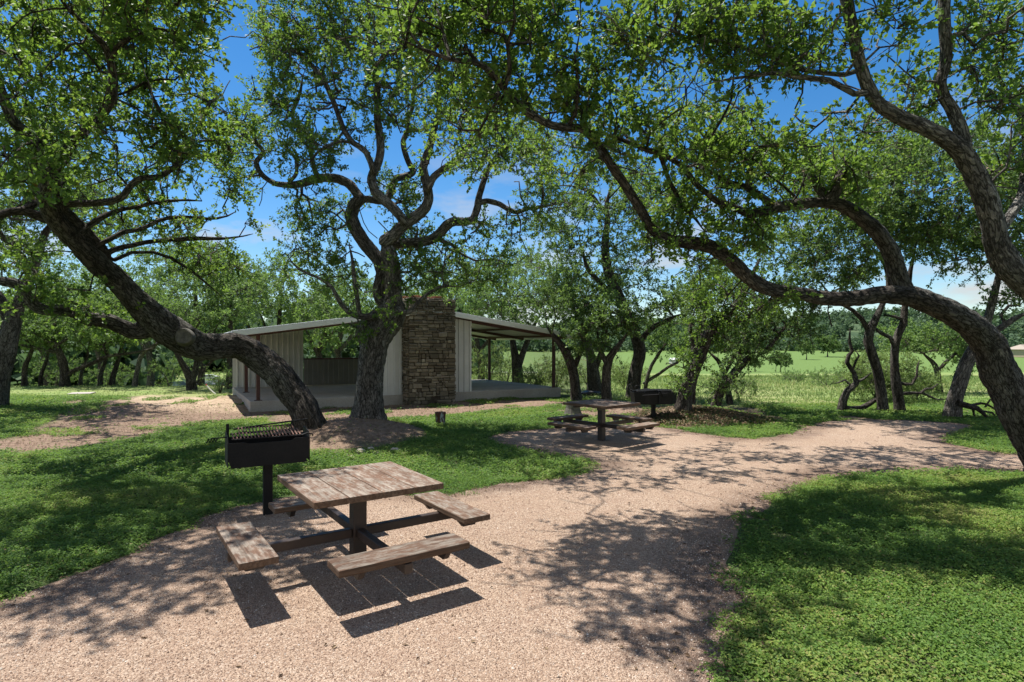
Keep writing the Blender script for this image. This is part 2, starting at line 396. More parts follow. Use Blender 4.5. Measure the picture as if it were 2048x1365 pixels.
# ------------------------------------------------------------------ leaf meshes on the ground
def blades(x, y, z0, L, W, tilt, tint, name, mat, curl=.25, label=None, parent=None):
    """small pointed leaves: base, two shoulders, tip"""
    n = len(x); a = rng.uniform(0, 2*np.pi, n); t = tilt
    d = np.stack([np.cos(a)*np.cos(t), np.sin(a)*np.cos(t), np.sin(t)], 1)
    sd = np.stack([-np.sin(a), np.cos(a), rng.normal(0, .35, n)], 1)
    up = np.cross(d, sd); p = np.stack([x, y, z0], 1)
    V = np.empty((n, 4, 3))
    V[:, 0] = p; V[:, 1] = p+d*(L*.5)[:, None]+sd*(W*.5)[:, None]+up*(L*.10)[:, None]
    V[:, 2] = p+d*L[:, None]-np.array([0, 0, 1])*(L*curl)[:, None]
    V[:, 3] = p+d*(L*.5)[:, None]-sd*(W*.5)[:, None]+up*(L*.10)[:, None]
    f = np.arange(n*4).reshape(n, 4)
    o = npmesh(name, V.reshape(-1, 3), [f], [mat], attrs={'tint': np.repeat(tint, 4)}, parent=parent)
    return tag(o, label, kind='stuff') if parent is None else o
parts = []
for (N, x0, x1, y0, y1, L0, W0, hmax, cell) in ((620000, -7.6, 7.6, 3, 8.2, .028, .0145, .085, 1), (380000, -13.5, 13.5, 8.2, 14, .043, .023, .09, 2), (230000, -19, 19, 14, 20.5, .060, .032, .08, 3)):
    x, y = scatter(N, x0, x1, y0, y1)
    k = inview(x, y, 1.45); x = x[k]; y = y[k]
    sdv = pathsd(x, y); dmv = dirtmask(x, y); fmv = fieldmask(x, y)
    hump = fbm(x, y, .33, 81, 3)
    pr = sstep(.16, -.12, sdv+(hump-.5)*.55)*(1-sstep(.1, .55, dmv)*np.where((fbm(x, y, .9, 87, 3) > .66) & (np.hypot(x+3.4, y-12) > 2.2), .35, .992))*(1-.85*fmv)*sstep(.20, .46, fbm(x, y, .24, 83, 3)+.08)
    k = rng.random(len(x)) < pr
    x = x[k]; y = y[k]; hump = hump[k]; n = len(x)
    L = L0*rng.uniform(.6, 1.35, n); hh = rng.random(n)**1.3*hmax*(.35+1.5*np.clip(hump-.3, 0, 1))
    tint = np.clip(rng.normal(.45, .2, n)+(fbm(x, y, 1.1, 85, 4)-.5)*1.5, 0, .97); tint[rng.random(n) < .012] = 1
    parts.append((x, y, height(x, y)+.006+hh, L, W0*rng.uniform(.7, 1.3, n), rng.uniform(-.25, .45, n), tint))
A = [np.concatenate(c) for c in zip(*parts)]
blades(*A, 'ground_cover', LAWN, label='low green ground cover growing on both sides of the path')
# tall meadow grass beyond the lawn
x, y = scatter(240000, -34, 48, 17, 62)
keep = inview(x, y, 1.05) & (rng.random(len(x)) < np.clip((21/y)**1.2, .1, 1)); x = x[keep]; y = y[keep]
fmv = fieldmask(x, y); bl = (x+7.4+(y-16.3)*.55 > -.6) & (x < 2.5+(21-y)*.5) & (y < 27)
left = x/y < -.1
k = (rng.random(len(x)) < fmv*np.where(left, .55, .9)) & ~((x > -14) & (x < 2.8) & (y < 28) & bl); x = x[k]; y = y[k]; n = len(x); left = left[k]
tint = np.clip(rng.normal(.38, .22, n)+(fbm(x, y, 5, 91, 5)-.5)*1.9+np.where(left, .18, 0), 0, 1)
L = rng.uniform(.06, .26, n)*np.clip(y/24, .8, 1.6)*(.15+1.3*fbm(x, y, 2.2, 92, 4))*np.where(left, .45, 1)
blades(x, y, height(x, y)-.01, L, rng.uniform(.02, .045, n)*np.clip(y/22, .8, 2.2), rng.uniform(.7, 1.5, n), tint, 'meadow_grass', FIELDG, .1, label='tall yellow green meadow grass beyond the path and trees')
# leaf litter on bare soil and path edges
x, y = scatter(120000, -13, 10, 3, 18); k = inview(x, y); x = x[k]; y = y[k]
sdv = pathsd(x, y); pr = np.where(sdv > 0, sstep(.7, .0, sdv)*.30+.018, dirtmask(x, y)*.42+.02)
k = rng.random(len(x)) < pr; x = x[k]; y = y[k]; n = len(x)
blades(x, y, height(x, y)+.018, rng.uniform(.02, .05, n), rng.uniform(.012, .022, n), rng.uniform(-.1, .35, n), rng.random(n), 'leaf_litter', LITTER, .1, label='dry brown oak leaves lying on bare soil and path edge')
# ivy and dry leaves over the low bank
x, y = scatter(15000, 2.6, 6.6, 13.2, 16.2); q = np.hypot((x-4.5)/1.9, (y-14.4)/1.1); k = (q < 1.0+rng.normal(0, .12, len(x))) & (rng.random(len(x)) < .75); x = x[k]; y = y[k]; n = len(x)
blades(x, y, height(x, y)+rng.random(n)*.13*np.clip(1.3-(y-13.4)*.8, .15, 1), rng.uniform(.04, .075, n), rng.uniform(.03, .05, n), rng.uniform(-.5, .7, n), np.clip(rng.normal(.55, .3, n), 0, 1), 'bank_vine', mat_leaf('bank_vine_leaf', [(0, (.03,.06,.02)), (.45, (.06,.085,.028)), (.55, (.12,.08,.045)), (1, (.25,.17,.10))], (.2,.2,.06), .2, .6), label='brown and green vine leaves covering the low soil bank')

# ------------------------------------------------------------------ far setting
WATER = NT('pond_water').fin((.03,.05,.06), .06, spec=.5)
k = 48; th = np.linspace(0, 2*np.pi, k, endpoint=False)
V = np.vstack([[[-63, 123, -6.42]], np.stack([-63+17*np.cos(th), 123+15*np.sin(th), np.full(k, -6.42)], 1)])
tag(npmesh('pond', V, [np.array([(0, i+1, (i+1) % k+1) for i in range(k)])], [WATER]), kind='structure')
def strip(name, pts, w, mat, lift=.03):
    V = []; pts = np.array(pts, float)
    t = np.linspace(0, len(pts)-1, 60); xx = np.interp(t, range(len(pts)), pts[:, 0]); yy = np.interp(t, range(len(pts)), pts[:, 1])
    V = np.concatenate([np.stack([xx, yy-w/2, height(xx, yy)+lift], 1), np.stack([xx, yy+w/2, height(xx, yy)+lift], 1)])
    q = np.array([(i, i+1, 61+i, 60+i) for i in range(59)])
    return tag(npmesh(name, V, [q], [mat]), kind='structure')
strip('cart_path', [(-16,112),(-6,108),(2,107),(9,109)], 1.2, CONC, .08)
HILLM = NT('wooded_hill'); _n = HILLM.noise(HILLM.obj(), .06, 6, .7)
HILLM = HILLM.fin(HILLM.mix(HILLM.ramp(_n, [(.35, 0), (.65, 1)]), (.035,.06,.032), (.085,.12,.06)), .95, spec=.05)
def hillz(a, r):
    crest = 13+15*vnoise(a*9, a*0, 1, 5)+10*sstep(.1, .7, a)
    return -1+crest*np.sin(np.clip((r-420)/380, 0, 1)*np.pi/2)**.8+2.0*(vnoise(a*260, r/9, 1, 3)-.5)
a = np.linspace(-.30, 1.35, 260); rad = np.linspace(420, 900, 14)
Aa, Rr = np.meshgrid(a, rad); hz = hillz(Aa, Rr)
V = np.stack([np.sin(Aa)*Rr, np.cos(Aa)*Rr, hz], 2).reshape(-1, 3); idx = np.arange(len(V)).reshape(Aa.shape)
tag(npmesh('hills', V, [np.stack([idx[:-1, :-1].ravel(), idx[:-1, 1:].ravel(), idx[1:, 1:].ravel(), idx[1:, :-1].ravel()], 1)], [HILLM], smooth=True), kind='structure')
# ------------------------------------------------------------------ pavilion (local axes: u along the gable front, v into depth)
RZ30 = math.radians(30)
shed = empty('pavilion', (-7.36, 16.3, 0), RZ30)
tag(shed, 'open metal pavilion on a concrete slab with a stone chimney in its gable front', 'pavilion')
LU, LV, ZS = 10.6, 6.0, .31
MB().box((LU/2, LV/2, -.02), (LU, LV, 2*(ZS+.02)), bev=.015).build('slab', CONC, shed)
def zr(u): return 3.02-.14*abs(u-5.3)
# ribbed wall sheets: trapezoid ribs every 0.2 m, as real folds
def ribbed(name, u0, u1, vv, z0, z1, mat, axis='u', out=-1, top=None):
    prof = []; u = u0; i = 0
    while u < u1-1e-6:
        for du, o in ((0, 0), (.120, 0), (.135, .042), (.175, .042), (.19, 0)):
            if u+du <= u1: prof.append((u+du, o))
        u += .2
    prof.append((u1, 0)); V = []
    for uu, o in prof:
        zt = top(uu) if top else z1
        for z in (z0, zt):
            V.append((uu, vv+out*o, z) if axis == 'u' else (vv+out*o, uu, z))
    q = [(2*i, 2*i+2, 2*i+3, 2*i+1) for i in range(len(prof)-1)]
    ob = npmesh(name, V, [np.array(q)], [mat], parent=shed)
    m = ob.modifiers.new('sheet', 'SOLIDIFY'); m.thickness = .004
    return ob
ribbed('wall', 3.25, 4.50, .03, ZS, 0, WALLM, top=lambda u: zr(u)-.10)
ribbed('wall', 6.10, 6.90, .03, ZS, 0, WALLM, top=lambda u: zr(u)-.10)
ribbed('wall', 0.0, 2.50, LV-.05, ZS, 0, WALLM, top=lambda u: zr(u)-.16)
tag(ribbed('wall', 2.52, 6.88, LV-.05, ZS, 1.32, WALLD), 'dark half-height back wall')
MB().box((4.70, LV-.05, 1.345), (4.40, .09, .05)).build('wall_cap', REDST, shed)
MB().box((6.90, .07, (ZS+zr(6.9)-.1)/2), (.03, .10, zr(6.9)-.1-ZS)).build('corner_trim', TRIM, shed)
# posts
for u, v in ((.22, .12), (.22, 3.4), (10.38, .15), (10.38, 5.3)):
    b = MB(); b.box((u, v, (ZS+zr(u)-.13)/2), (.10, .10, zr(u)-.13-ZS)); b.box((u, v, ZS+.008), (.2, .2, .014), bev=.002)
    b.build('post', REDST, shed)
def beam(u0, v0, u1, v1, h, w, dz, name='beam'):
    a = Vector((u0, v0, zr(u0)-dz)); c = Vector((u1, v1, zr(u1)-dz)); d = c-a; L = d.length
    X = d.normalized(); Yv = Vector((0, 0, 1)).cross(X).normalized(); Z = X.cross(Yv)
    MB().box((a+c)/2, (L, w, h), Matrix((X, Yv, Z)).transposed(), .004).build(name, REDST, shed)
for v in (.10, 3.1, 5.55):
    beam(-.25, v, 5.29, v, .10, .07, .098); beam(5.31, v, 10.85, v, .10, .07, .098)
for u in (.22, 2.2, 8.6, 10.38): beam(u, .16, u, 3.04, .08, .06, .090); beam(u, 3.16, u, 5.49, .08, .06, .090)
# roof: two folded sheets with a white underside, fascia and gutter trim
for s in (0, 1):
    u0, u1 = ((-.5, 5.3), (5.3, 11.1))[s]
    V = []; prof = np.arange(-.38, 6.42, .2)
    for i, v in enumerate(prof):
        for vv, o in ((v, 0), (v+.14, 0), (v+.155, .022), (v+.185, .022)):
            V += [(u0, vv, zr(u0)-.03+o), (u1, vv, zr(u1)-.03+o)]
    n = len(V)//2
    ob = npmesh('roof', V, [np.array([(2*i, 2*i+1, 2*i+3, 2*i+2) for i in range(n-1)])], [ROOFU], parent=shed)
    m = ob.modifiers.new('sheet', 'SOLIDIFY'); m.thickness = .006; m.offset = 1
    for v in (-.42, 6.48):
        a = Vector((u0, v, zr(u0)-.01)); c = Vector((u1, v, zr(u1)-.01)); X = (c-a).normalized(); Yv = Vector((0, 0, 1)).cross(X).normalized()
        MB().box((a+c)/2, ((c-a).length-.01, .05, .165), Matrix((X, Yv, X.cross(Yv))).transposed(), .012, 2).build('fascia', TRIM, shed)
    ue = u0-.04 if s == 0 else u1+.04
    MB().box((ue, 3.03, zr(ue)-.02), (.10, 7.0, .13), None, .02, 2).build('gutter', TRIM, shed)
# chimney: rubble limestone courses laid as separate blocks over a mortar core
def chimney():
    u0, u1, v0, v1, zt = 4.51, 6.09, -.45, .45, 3.36
    core = MB().box(((u0+u1)/2, (v0+v1)/2, zt/2-.03), (u1-u0-.05, v1-v0-.05, zt-.06), bev=0).build('chimney', MORTAR, shed)
    r = random.Random(5); V = []; Q = []; T = []
    def block(c, size, ax):
        # irregular chamfered block
        hx, hy, hz = size[0]/2, size[1]/2, size[2]/2; b = min(.014, hx*.3, hz*.3); base = len(V); tint = min(1, max(0, r.gauss(.42, .25)))
        t = bmesh.new(); bmesh.ops.create_cube(t, size=1); bmesh.ops.scale(t, vec=size, verts=t.verts)
        for q in t.verts: q.co += Vector((r.uniform(-.016, .016), r.uniform(-.010, .010), r.uniform(-.013, .013)))
        bmesh.ops.bevel(t, geom=list(t.edges), offset=b, segments=1, affect='EDGES', profile=.5)
        t.verts.ensure_lookup_table()
        for q in t.verts: V.append((q.co.x+c[0], q.co.y+c[1], q.co.z+c[2])); T.append(tint)
        for f in t.faces: Q.append([base+q.index for q in f.verts])
        t.free()
    def face(a0, a1, ax, pos, out):
        z = 0.0
        while z < zt-.05:
            h = r.choice((.055, .075, .09, .11, .13, .165)); h = min(h, zt-z); a = a0
            while a < a1-.02:
                w = r.uniform(.08, .33); w = w if a1-a-w > .09 else a1-a
                if r.random() < .4 and h > .11:
                    for hh, zz in ((h*.45, z), (h*.55, z+h*.45)): put(a, w, zz, hh, ax, pos, out)
                else: put(a, w, z, h, ax, pos, out)
                a += w
            z += h
    def put(a, w, z, h, ax, pos, out):
        if ax == 'u' and z < .22 and 5.28 < a+w/2 < 5.52: return      # clean-out hole
        dp = .08+r.uniform(-.015, .025); off = out*r.uniform(-.018, .026)
        sz = (w-.014, dp, h-.013) if ax == 'u' else (dp, w-.014, h-.013)
        c = (a+w/2, pos+off, z+h/2) if ax == 'u' else (pos+off, a+w/2, z+h/2)
        block(c, sz, ax)
    face(u0, u1, 'u', v0, -1); face(u0, u1, 'u', v1, 1); face(v0+.06, v1-.06, 'v', u0, -1); face(v0+.06, v1-.06, 'v', u1, 1)
    a = u0
    while a < u1-.05:
        w = min(r.uniform(.15, .3), u1-a); b_ = v0
        while b_ < v1-.05:
            w2 = min(r.uniform(.15, .35), v1-b_); block((a+w/2, b_+w2/2, zt+.0), (w-.012, w2-.012, .06), 'u'); b_ += w2
        a += w
    by = {}
    for f in Q: by.setdefault(len(f), []).append(f)
    npmesh('stonework', V, [np.array(f) for f in by.values()], [STONE], attrs={'tint': T}, parent=core)
    for i in range(15):
        b = MB(); b.box((r.uniform(u0+.05, u0+1.3), r.uniform(v0+.1, v1-.15), zt+.06+r.uniform(0, .03)), (.2, .09, .06), Matrix.Rotation(r.uniform(0, 3), 3, 'Z') @ Matrix.Rotation(r.uniform(-.2, .2), 3, 'X'), .004); tag(b.build('loose_brick', CLAY, core), 'old red brick lying on the chimney top')
    for i in range(9):
        b = MB(); b.box((u0-.02+r.uniform(-.05, .08), r.uniform(v0+.5, v1+.1), 2.95+i*.055), (.2, .09, .055), Matrix.Rotation(r.uniform(-.3, .3), 3, 'Z'), .004); tag(b.build('loose_brick', CLAY, core), 'old red brick stacked against the chimney side')
chimney()

# ------------------------------------------------------------------ picnic tables
def make_table():
    t = empty('picnic_table')
    for i in range(4):
        cx = -.3975+i*.265
        o = MB().box((cx, i*3.0, .725), (.2585, 1.10, .05), bev=.007, seg=2).build('plank', WOOD, t); o.location = (0, -i*3.0, 0)
    MB().box((0, 0, .35), (.115, .115, .70), bev=.008, seg=2).box((0, 0, .004), (.22, .22, .012), bev=.002).box((0, 0, .676), (.5, .07, .045)).build('post', BROWNST, t)
    for i in range(2): MB().box((0, (i*2-1)*.30, .678), (.96, .05, .042)).build('top_brace', BROWNST, t)
    for k in range(4):
        R = Matrix.Rotation(k*math.pi/2, 3, 'Z')
        MB().box(R @ Vector((.535, 0, .305)), (.95, .062, .075), R, .005).build('arm', BROWNST, t)
        o = MB().box((0, 20+k*2.7, .375), (.262, 1.0, .05), bev=.008, seg=2).build('seat', WOOD, t)
        c = R @ Vector((.885, 0, 0)); M = Matrix.Rotation(k*math.pi/2, 3, 'Z')
        o.rotation_euler = (0, 0, k*math.pi/2); o.location = c-(M @ Vector((0, 20+k*2.7, 0)))
        for s in (-1, 1):
            b = MB()
            b.poly([R @ Vector(p) for p in ((.775, s*.33-.022, .348), (.995, s*.33-.022, .348), (.945, s*.33-.022, .285), (.825, s*.33-.022, .285),
                                            (.775, s*.33+.022, .348), (.995, s*.33+.022, .348), (.945, s*.33+.022, .285), (.825, s*.33+.022, .285))],
                   [(0, 1, 2, 3), (7, 6, 5, 4), (0, 4, 5, 1), (1, 5, 6, 2), (2, 6, 7, 3), (3, 7, 4, 0)])
            cl = b.build('cleat', BROWNST, o)
            cl.matrix_basis = (Matrix.Translation(o.location) @ Matrix.Rotation(k*math.pi/2, 4, 'Z')).inverted()
    return t
def copy_tree(o, parent=None):
    c = o.copy(); COL.objects.link(c); c.parent = parent
    for ch in list(o.children): copy_tree(ch, c)
    return c
t1 = make_table(); t1.location = (-1.308, 4.926, .012); t1.rotation_euler = (0, 0, math.radians(35))
tag(t1, 'near weathered plank picnic table in sun with four separate bench seats', 'picnic table', 'picnic tables on the gravel path')
t2 = copy_tree(t1); t2.location = (1.767, 11.448, .012); t2.rotation_euler = (0, 0, math.radians(42))
tag(t2, 'shaded picnic table farther along the path, in front of the round grill', 'picnic table', 'picnic tables on the gravel path')

# ------------------------------------------------------------------ charcoal grill beside the near table
g = empty('pedestal_grill', (-2.73, 6.48, 0), math.radians(30))
tag(g, 'black box charcoal grill on a single post behind the near picnic table', 'grill')
MB().box((0, 0, .27), (.095, .095, .66), bev=.006).build('post', BLACKST, g)
b = MB(); w = .41; dp = .2
b.box((0, 0, .597), (2*w-.06, 2*dp-.03, .012), bev=.003)
b.poly([(x_, y_, z_) for y_ in (-dp-.006, -dp) for x_, z_ in ((-w, .86), (-w+.16, .86), (-w+.19, .845), (w-.19, .845), (w-.15, .868), (w, .868), (w, .64), (w-.03, .64), (w-.03, .592), (-w+.03, .592), (-w, .68))],
       [tuple(range(11)), tuple(range(21, 10, -1))]+[(i, 11+i, 11+(i+1) % 11, (i+1) % 11) for i in range(11)])
b.box((0, dp, .73), (2*w, .006, .28), bev=.001)
b.build('firebox', BLACKST, g)
for s in (-1, 1):
    b = MB()
    b.poly([(s*w+dx, y_, z_) for dx in (0, s*.006) for y_, z_ in ((-dp, .60), (dp, .60), (dp, .87), (dp-.05, .95), (-dp+.05, .93), (-dp, .86))],
           [(0, 1, 2, 3, 4, 5), (11, 10, 9, 8, 7, 6)]+[(i, 6+i, 6+(i+1) % 6, (i+1) % 6) for i in range(6)])
    b.build('end_plate', BLACKST, g)
MB().box((-w+.02, .19, .935), (.03, .012, .17), bev=.002).build('grate_support', BLACKST, g)
MB().box((w-.12, .19, .92), (.03, .012, .16), bev=.002).build('grate_support', BLACKST, g)
def grate(y0, z0, y1, z1, x0, x1, n, handle):
    fr = MB(); r = .007
    fr.tube([(x0, y0, z0), (x1, y0, z0), (x1, y1, z1), (x0, y1, z1)], r, 8, closed=True)
    if handle: fr.tube([(x1, y0, z0), (x1+.06, y0-.01, z0+.02), (x1+.12, y0+.02, z0-.005), (x1+.13, y0+.08, z0-.03)], .008, 8)
    o = fr.build('grate', BLACKST, g, smooth=50); br = MB()
    for i in range(n):
        xx = x0+(i+.5)*(x1-x0)/n; br.tube([(xx, y0, z0+.008), (xx, y1, z1+.008)], .0075, 6)
    br.build('grate_bars', RUSTBAR, o, smooth=50)
grate(-.185, .893, .03, .925, -.375, .335, 20, True)
grate(.06, .93, .19, .965, -.30, .30, 17, False)
MB().tube([(-.33, .195, .955), (.0, .195, .985), (.47, .20, 1.02)], .009, 8).build('grate_rod', BLACKST, g, smooth=50)
b = MB(); b.tube([(-.40, -.05, .905), (-.56, -.05, .905)], .006, 8)
b.tube([(-.50-.004*i, -.05+.021*math.cos(i*.9), .885+.021*math.sin(i*.9)) for i in range(28)], .005, 6); b.build('coil_handle', BLACKST, g, smooth=50)

# round double grill by the bank
g2 = empty('double_grill', (3.46, 14.2, gz(3.46, 14.2)), math.radians(8))
tag(g2, 'large black eight sided double grill with loop handles near the low bank', 'grill')
zb = -gz(3.46, 14.2)
MB().box((0, 0, .22+zb), (.09, .09, .56)).build('post', BLACKST, g2)
a_, c_ = .55, .36
oct8 = [(-a_, -c_+.2), (-a_+.2, -c_), (a_-.2, -c_), (a_, -c_+.2), (a_, c_-.2), (a_-.2, c_), (-a_+.2, c_), (-a_, c_-.2)]
b = MB(); vs = [(x_*s, y_*s, z_+zb) for z_, s in ((.47, .93), (.75, 1.0), (.75, .975), (.49, .91)) for x_, y_ in oct8]
b.poly(vs, [tuple(range(7, -1, -1))]+[(r*8+i, r*8+(i+1) % 8, r*8+8+(i+1) % 8, r*8+8+i) for r in range(3) for i in range(8)]+[tuple(range(24, 32))])
b.build('firebox', BLACKST, g2)
MB().box((0, -c_-.012, .62+zb), (.03, .03, .27)).box((.14, -c_-.008, .70+zb), (.13, .016, .09)).build('divider_plate', BLACKST, g2)
MB().tube([(-.42, -c_-.02, .695+zb), (-.02, -c_-.03, .715+zb)], .012, 8).build('slide_rod', BLACKST, g2, smooth=50)
for s in (-1, 1):
    b = MB(); tl = .035 if s < 0 else .0
    for i in range(12):
        xx = s*(.03+.04*i); b.box((xx, 0, .775+zb+(tl*(1-i/11.) if s < 0 else .02)), (.016, 2*c_-.12-(max(0, i-7)*.06), .010), bev=0)
    b.box((s*.25, -c_+.08, .765+zb), (.47, .014, .014), bev=0).box((s*.25, c_-.08, .765+zb), (.47, .014, .014), bev=0)
    b.build('grate', BLACKST, g2)
    for t in (-1, 1):
        MB().tube([(s*(.5+.055*math.cos(q)), t*.22, .85+zb+.075*math.sin(q)) for q in np.linspace(0, 2*math.pi, 15)[:-1]], .009, 8, closed=True).build('loop_handle', BLACKST, g2, smooth=50)

# ------------------------------------------------------------------ small things
def mat_bucket():
    k = NT('rusty_painted_bucket'); o = k.obj(); n = k.noise(k.mapv(o, (9, 9, 3)), 1.2, 5, .6)
    return k.fin(k.mix(k.ramp(n, [(.55, 0), (.63, 1)]), (.085,.030,.022), (.34,.40,.42)), .6)
bk = empty('bucket', (-1.66, 13.45, gz(-1.66, 13.45)))
tag(bk, 'rusty red bucket with pale paint drips standing on the grass', 'bucket')
MB().lathe([(.001, .005), (.10, .005), (.105, .02), (.125, .30), (.131, .31), (.131, .325), (.122, .325), (.119, .30), (.098, .03), (.001, .03)], 28).build('body', mat_bucket(), bk, smooth=40)
MB().tube([(.128*math.cos(a), .02*math.sin(a)+.128*0, .30-.10*math.sin(a)) for a in np.linspace(0, math.pi, 14)], .003, 6).build('wire_handle', TRIM, bk, smooth=50)
p0 = np.array([-10.45, 20.7]); b = empty('plastic_pipe', (p0[0], p0[1], gz(*p0)))
tag(b, 'thin white plastic pipe with a red end arching up beside the slab', 'pipe')
arc = [(0, 0, -.05), (-.10, .0, .03), (-.24, .03, .12), (-.38, .05, .24), (-.48, .06, .36)]
MB().tube(arc, .022, 10).build('tube', plain('white_pvc', (.72,.69,.62), .45), b, smooth=50)
MB().tube([(-.478, .06, .357), (-.51, .062, .40)], .026, 10).build('end_cap', plain('red_cap', (.55,.07,.05), .5), b, smooth=50)
q = G(163, 793); MBp = MB().box((q[0], q[1], gz(*q)+.03), (.75, .45, .06), Matrix.Rotation(.25, 3, 'Z') @ Matrix.Rotation(.05, 3, 'X'), .012, 2)
tag(MBp.build('paving_slab', CONC), 'flat grey paving slab lying in the dry grass', 'slab')
def rock(name, loc, s, seed, mat):
    t = bmesh.new(); bmesh.ops.create_icosphere(t, subdivisions=2, radius=1)
    for v in t.verts:
        d = 1+.35*mnoise.noise(v.co*1.1+Vector((seed, 0, 0))); v.co = Vector((v.co.x*d*s[0], v.co.y*d*s[1], v.co.z*d*s[2]))+Vector(loc)
    b = MB(); b.add(t); return b.build(name, mat)
ROCKM = mat_metal('pale_limestone', (.38,.32,.25), (.55,.49,.41), .95, sc=14, b=.003, spec=.1)
for i, (px_, py_, s, wd) in enumerate(((722, 884, .075, 'largest'), (742, 879, .05, 'flat'), (753, 886, .045, 'small rounded'), (790, 881, .07, 'long rightmost'), (704, 893, .04, 'lowest'))):
    d_ = 1160*1.70/(py_-690); xx = (px_-1024)*d_/1160
    tag(rock('stone', (xx, d_, gz(xx, d_)+s*.25), (s*1.3, s, s*.7), i*3.1, ROCKM), f'{wd} pale stone on the bare soil mound below the central oak', 'stone', 'stones on the soil mound')
q = (3.02, 22.4); tag(rock('plastic_sheet', (q[0], q[1], gz(*q)+.10), (.38, .2, .09), 4.4, plain('black_sheeting', (.02,.022,.028), .4)), 'crumpled black plastic sheeting beyond the slab corner', 'sheeting')
def stump(loc):
    b = MB(); R = random.Random(3); n = 16
    rings = [(.26, -.05), (.22, .05), (.18, .16), (.17, .26), (.12, .27), (.001, .265)]
    for r, z in rings: pass
    V = [(loc[0]+r*(1+.18*mnoise.noise(Vector((math.cos(a)*1.5, math.sin(a)*1.5, z*2))))*math.cos(a), loc[1]+r*(1+.18*mnoise.noise(Vector((math.cos(a)*1.5, math.sin(a)*1.5, z*2+9))))*math.sin(a), loc[2]+z+.03*mnoise.noise(Vector((math.cos(a)*3, math.sin(a)*3, 5)))) for r, z in rings for a in np.linspace(0, 2*math.pi, n, endpoint=False)]
    b.poly(V, [(i*n+k, i*n+(k+1) % n, (i+1)*n+(k+1) % n, (i+1)*n+k) for i in range(5) for k in range(n)])
    return b.build('tree_stump', PALECUT)
tag(stump((1.55, 14.6, gz(1.55, 14.6))), 'low gnarled stump behind the shaded picnic table', 'stump')

# ------------------------------------------------------------------ far things
def car(loc, rz):
    c = empty('parked_car', loc, rz); tag(c, 'white car parked far off beyond the pond', 'car')
    wp = plain('white_car_paint', (.75,.76,.78), .25); dk = plain('car_glass', (.02,.025,.03), .1); ty = plain('tyre_rubber', (.015,.015,.015), .8)
    prof = [(-2.2, .35), (-2.25, .75), (-1.9, .95), (-1.2, 1.0), (-.7, 1.42), (.9, 1.45), (1.7, 1.05), (2.15, .98), (2.25, .6), (2.2, .35)]
    b = MB(); n = len(prof); b.poly([(x_, y_*(.78 if z_ > 1.2 else .9), z_) for y_ in (-1, 1) for x_, z_ in prof], [tuple(range(n)), tuple(range(2*n-1, n-1, -1))]+[(i, n+i, n+(i+1) % n, (i+1) % n) for i in range(n)])
    b.build('body', wp, c)
    for s in (-1, 1):
        MB().poly([(x_, s*(.90-.03*(z_ > 1.2)), z_) for x_, z_ in ((-1.0, 1.03), (-.62, 1.34), (.8, 1.36), (1.4, 1.06))], [(0, 1, 2, 3)]).build('window', dk, c)
        for x_ in (-1.4, 1.4): MB().tube([(x_, s*.70, .33), (x_, s*.95, .33)], .33, 18).build('wheel', ty, c)
car((-73.2, 140, gz(-73.2, 140)+.02), math.radians(10))
hs = empty('house', (190, 214, gz(190, 214)), .3); tag(hs, 'distant tan house with a low pale roof past the meadow', 'house')
MB().box((0, 0, 1.4), (11, 7, 2.9), bev=.01).build('wall', plain('tan_render', (.45,.36,.25), .8), hs)
MB().poly([(-6, -4, 2.8), (6, -4, 2.8), (6, 4, 2.8), (-6, 4, 2.8), (-3.5, 0, 4.6), (3.5, 0, 4.6)], [(0, 1, 5, 4), (2, 3, 4, 5), (1, 2, 5), (3, 0, 4), (3, 2, 1, 0)]).build('roof', plain('pale_roof', (.30,.25,.20), .8), hs)
for x_ in (-3.4, 0, 3.4): MB().box((x_, -3.52, 1.5), (1.2, .06, 1.3), bev=.01).build('window', plain('house_glass', (.03,.04,.05), .15), hs)
ph = empty('pump_house', (43.5, 156, gz(43.5, 156)), .2); tag(ph, 'tiny white utility hut at the edge of the green field', 'hut')
MB().box((0, 0, .6), (1.9, 1.5, 1.3), bev=.02).build('wall', plain('white_hut_wall', (.52,.50,.46), .7), ph)
MB().poly([(-1.1, -.9, 1.24), (1.1, -.9, 1.24), (1.1, .9, 1.24), (-1.1, .9, 1.24), (-1.1, 0, 1.7), (1.1, 0, 1.7)], [(0, 1, 5, 4), (2, 3, 4, 5), (1, 2, 5), (3, 0, 4), (3, 2, 1, 0)]).build('roof', TRIM, ph)
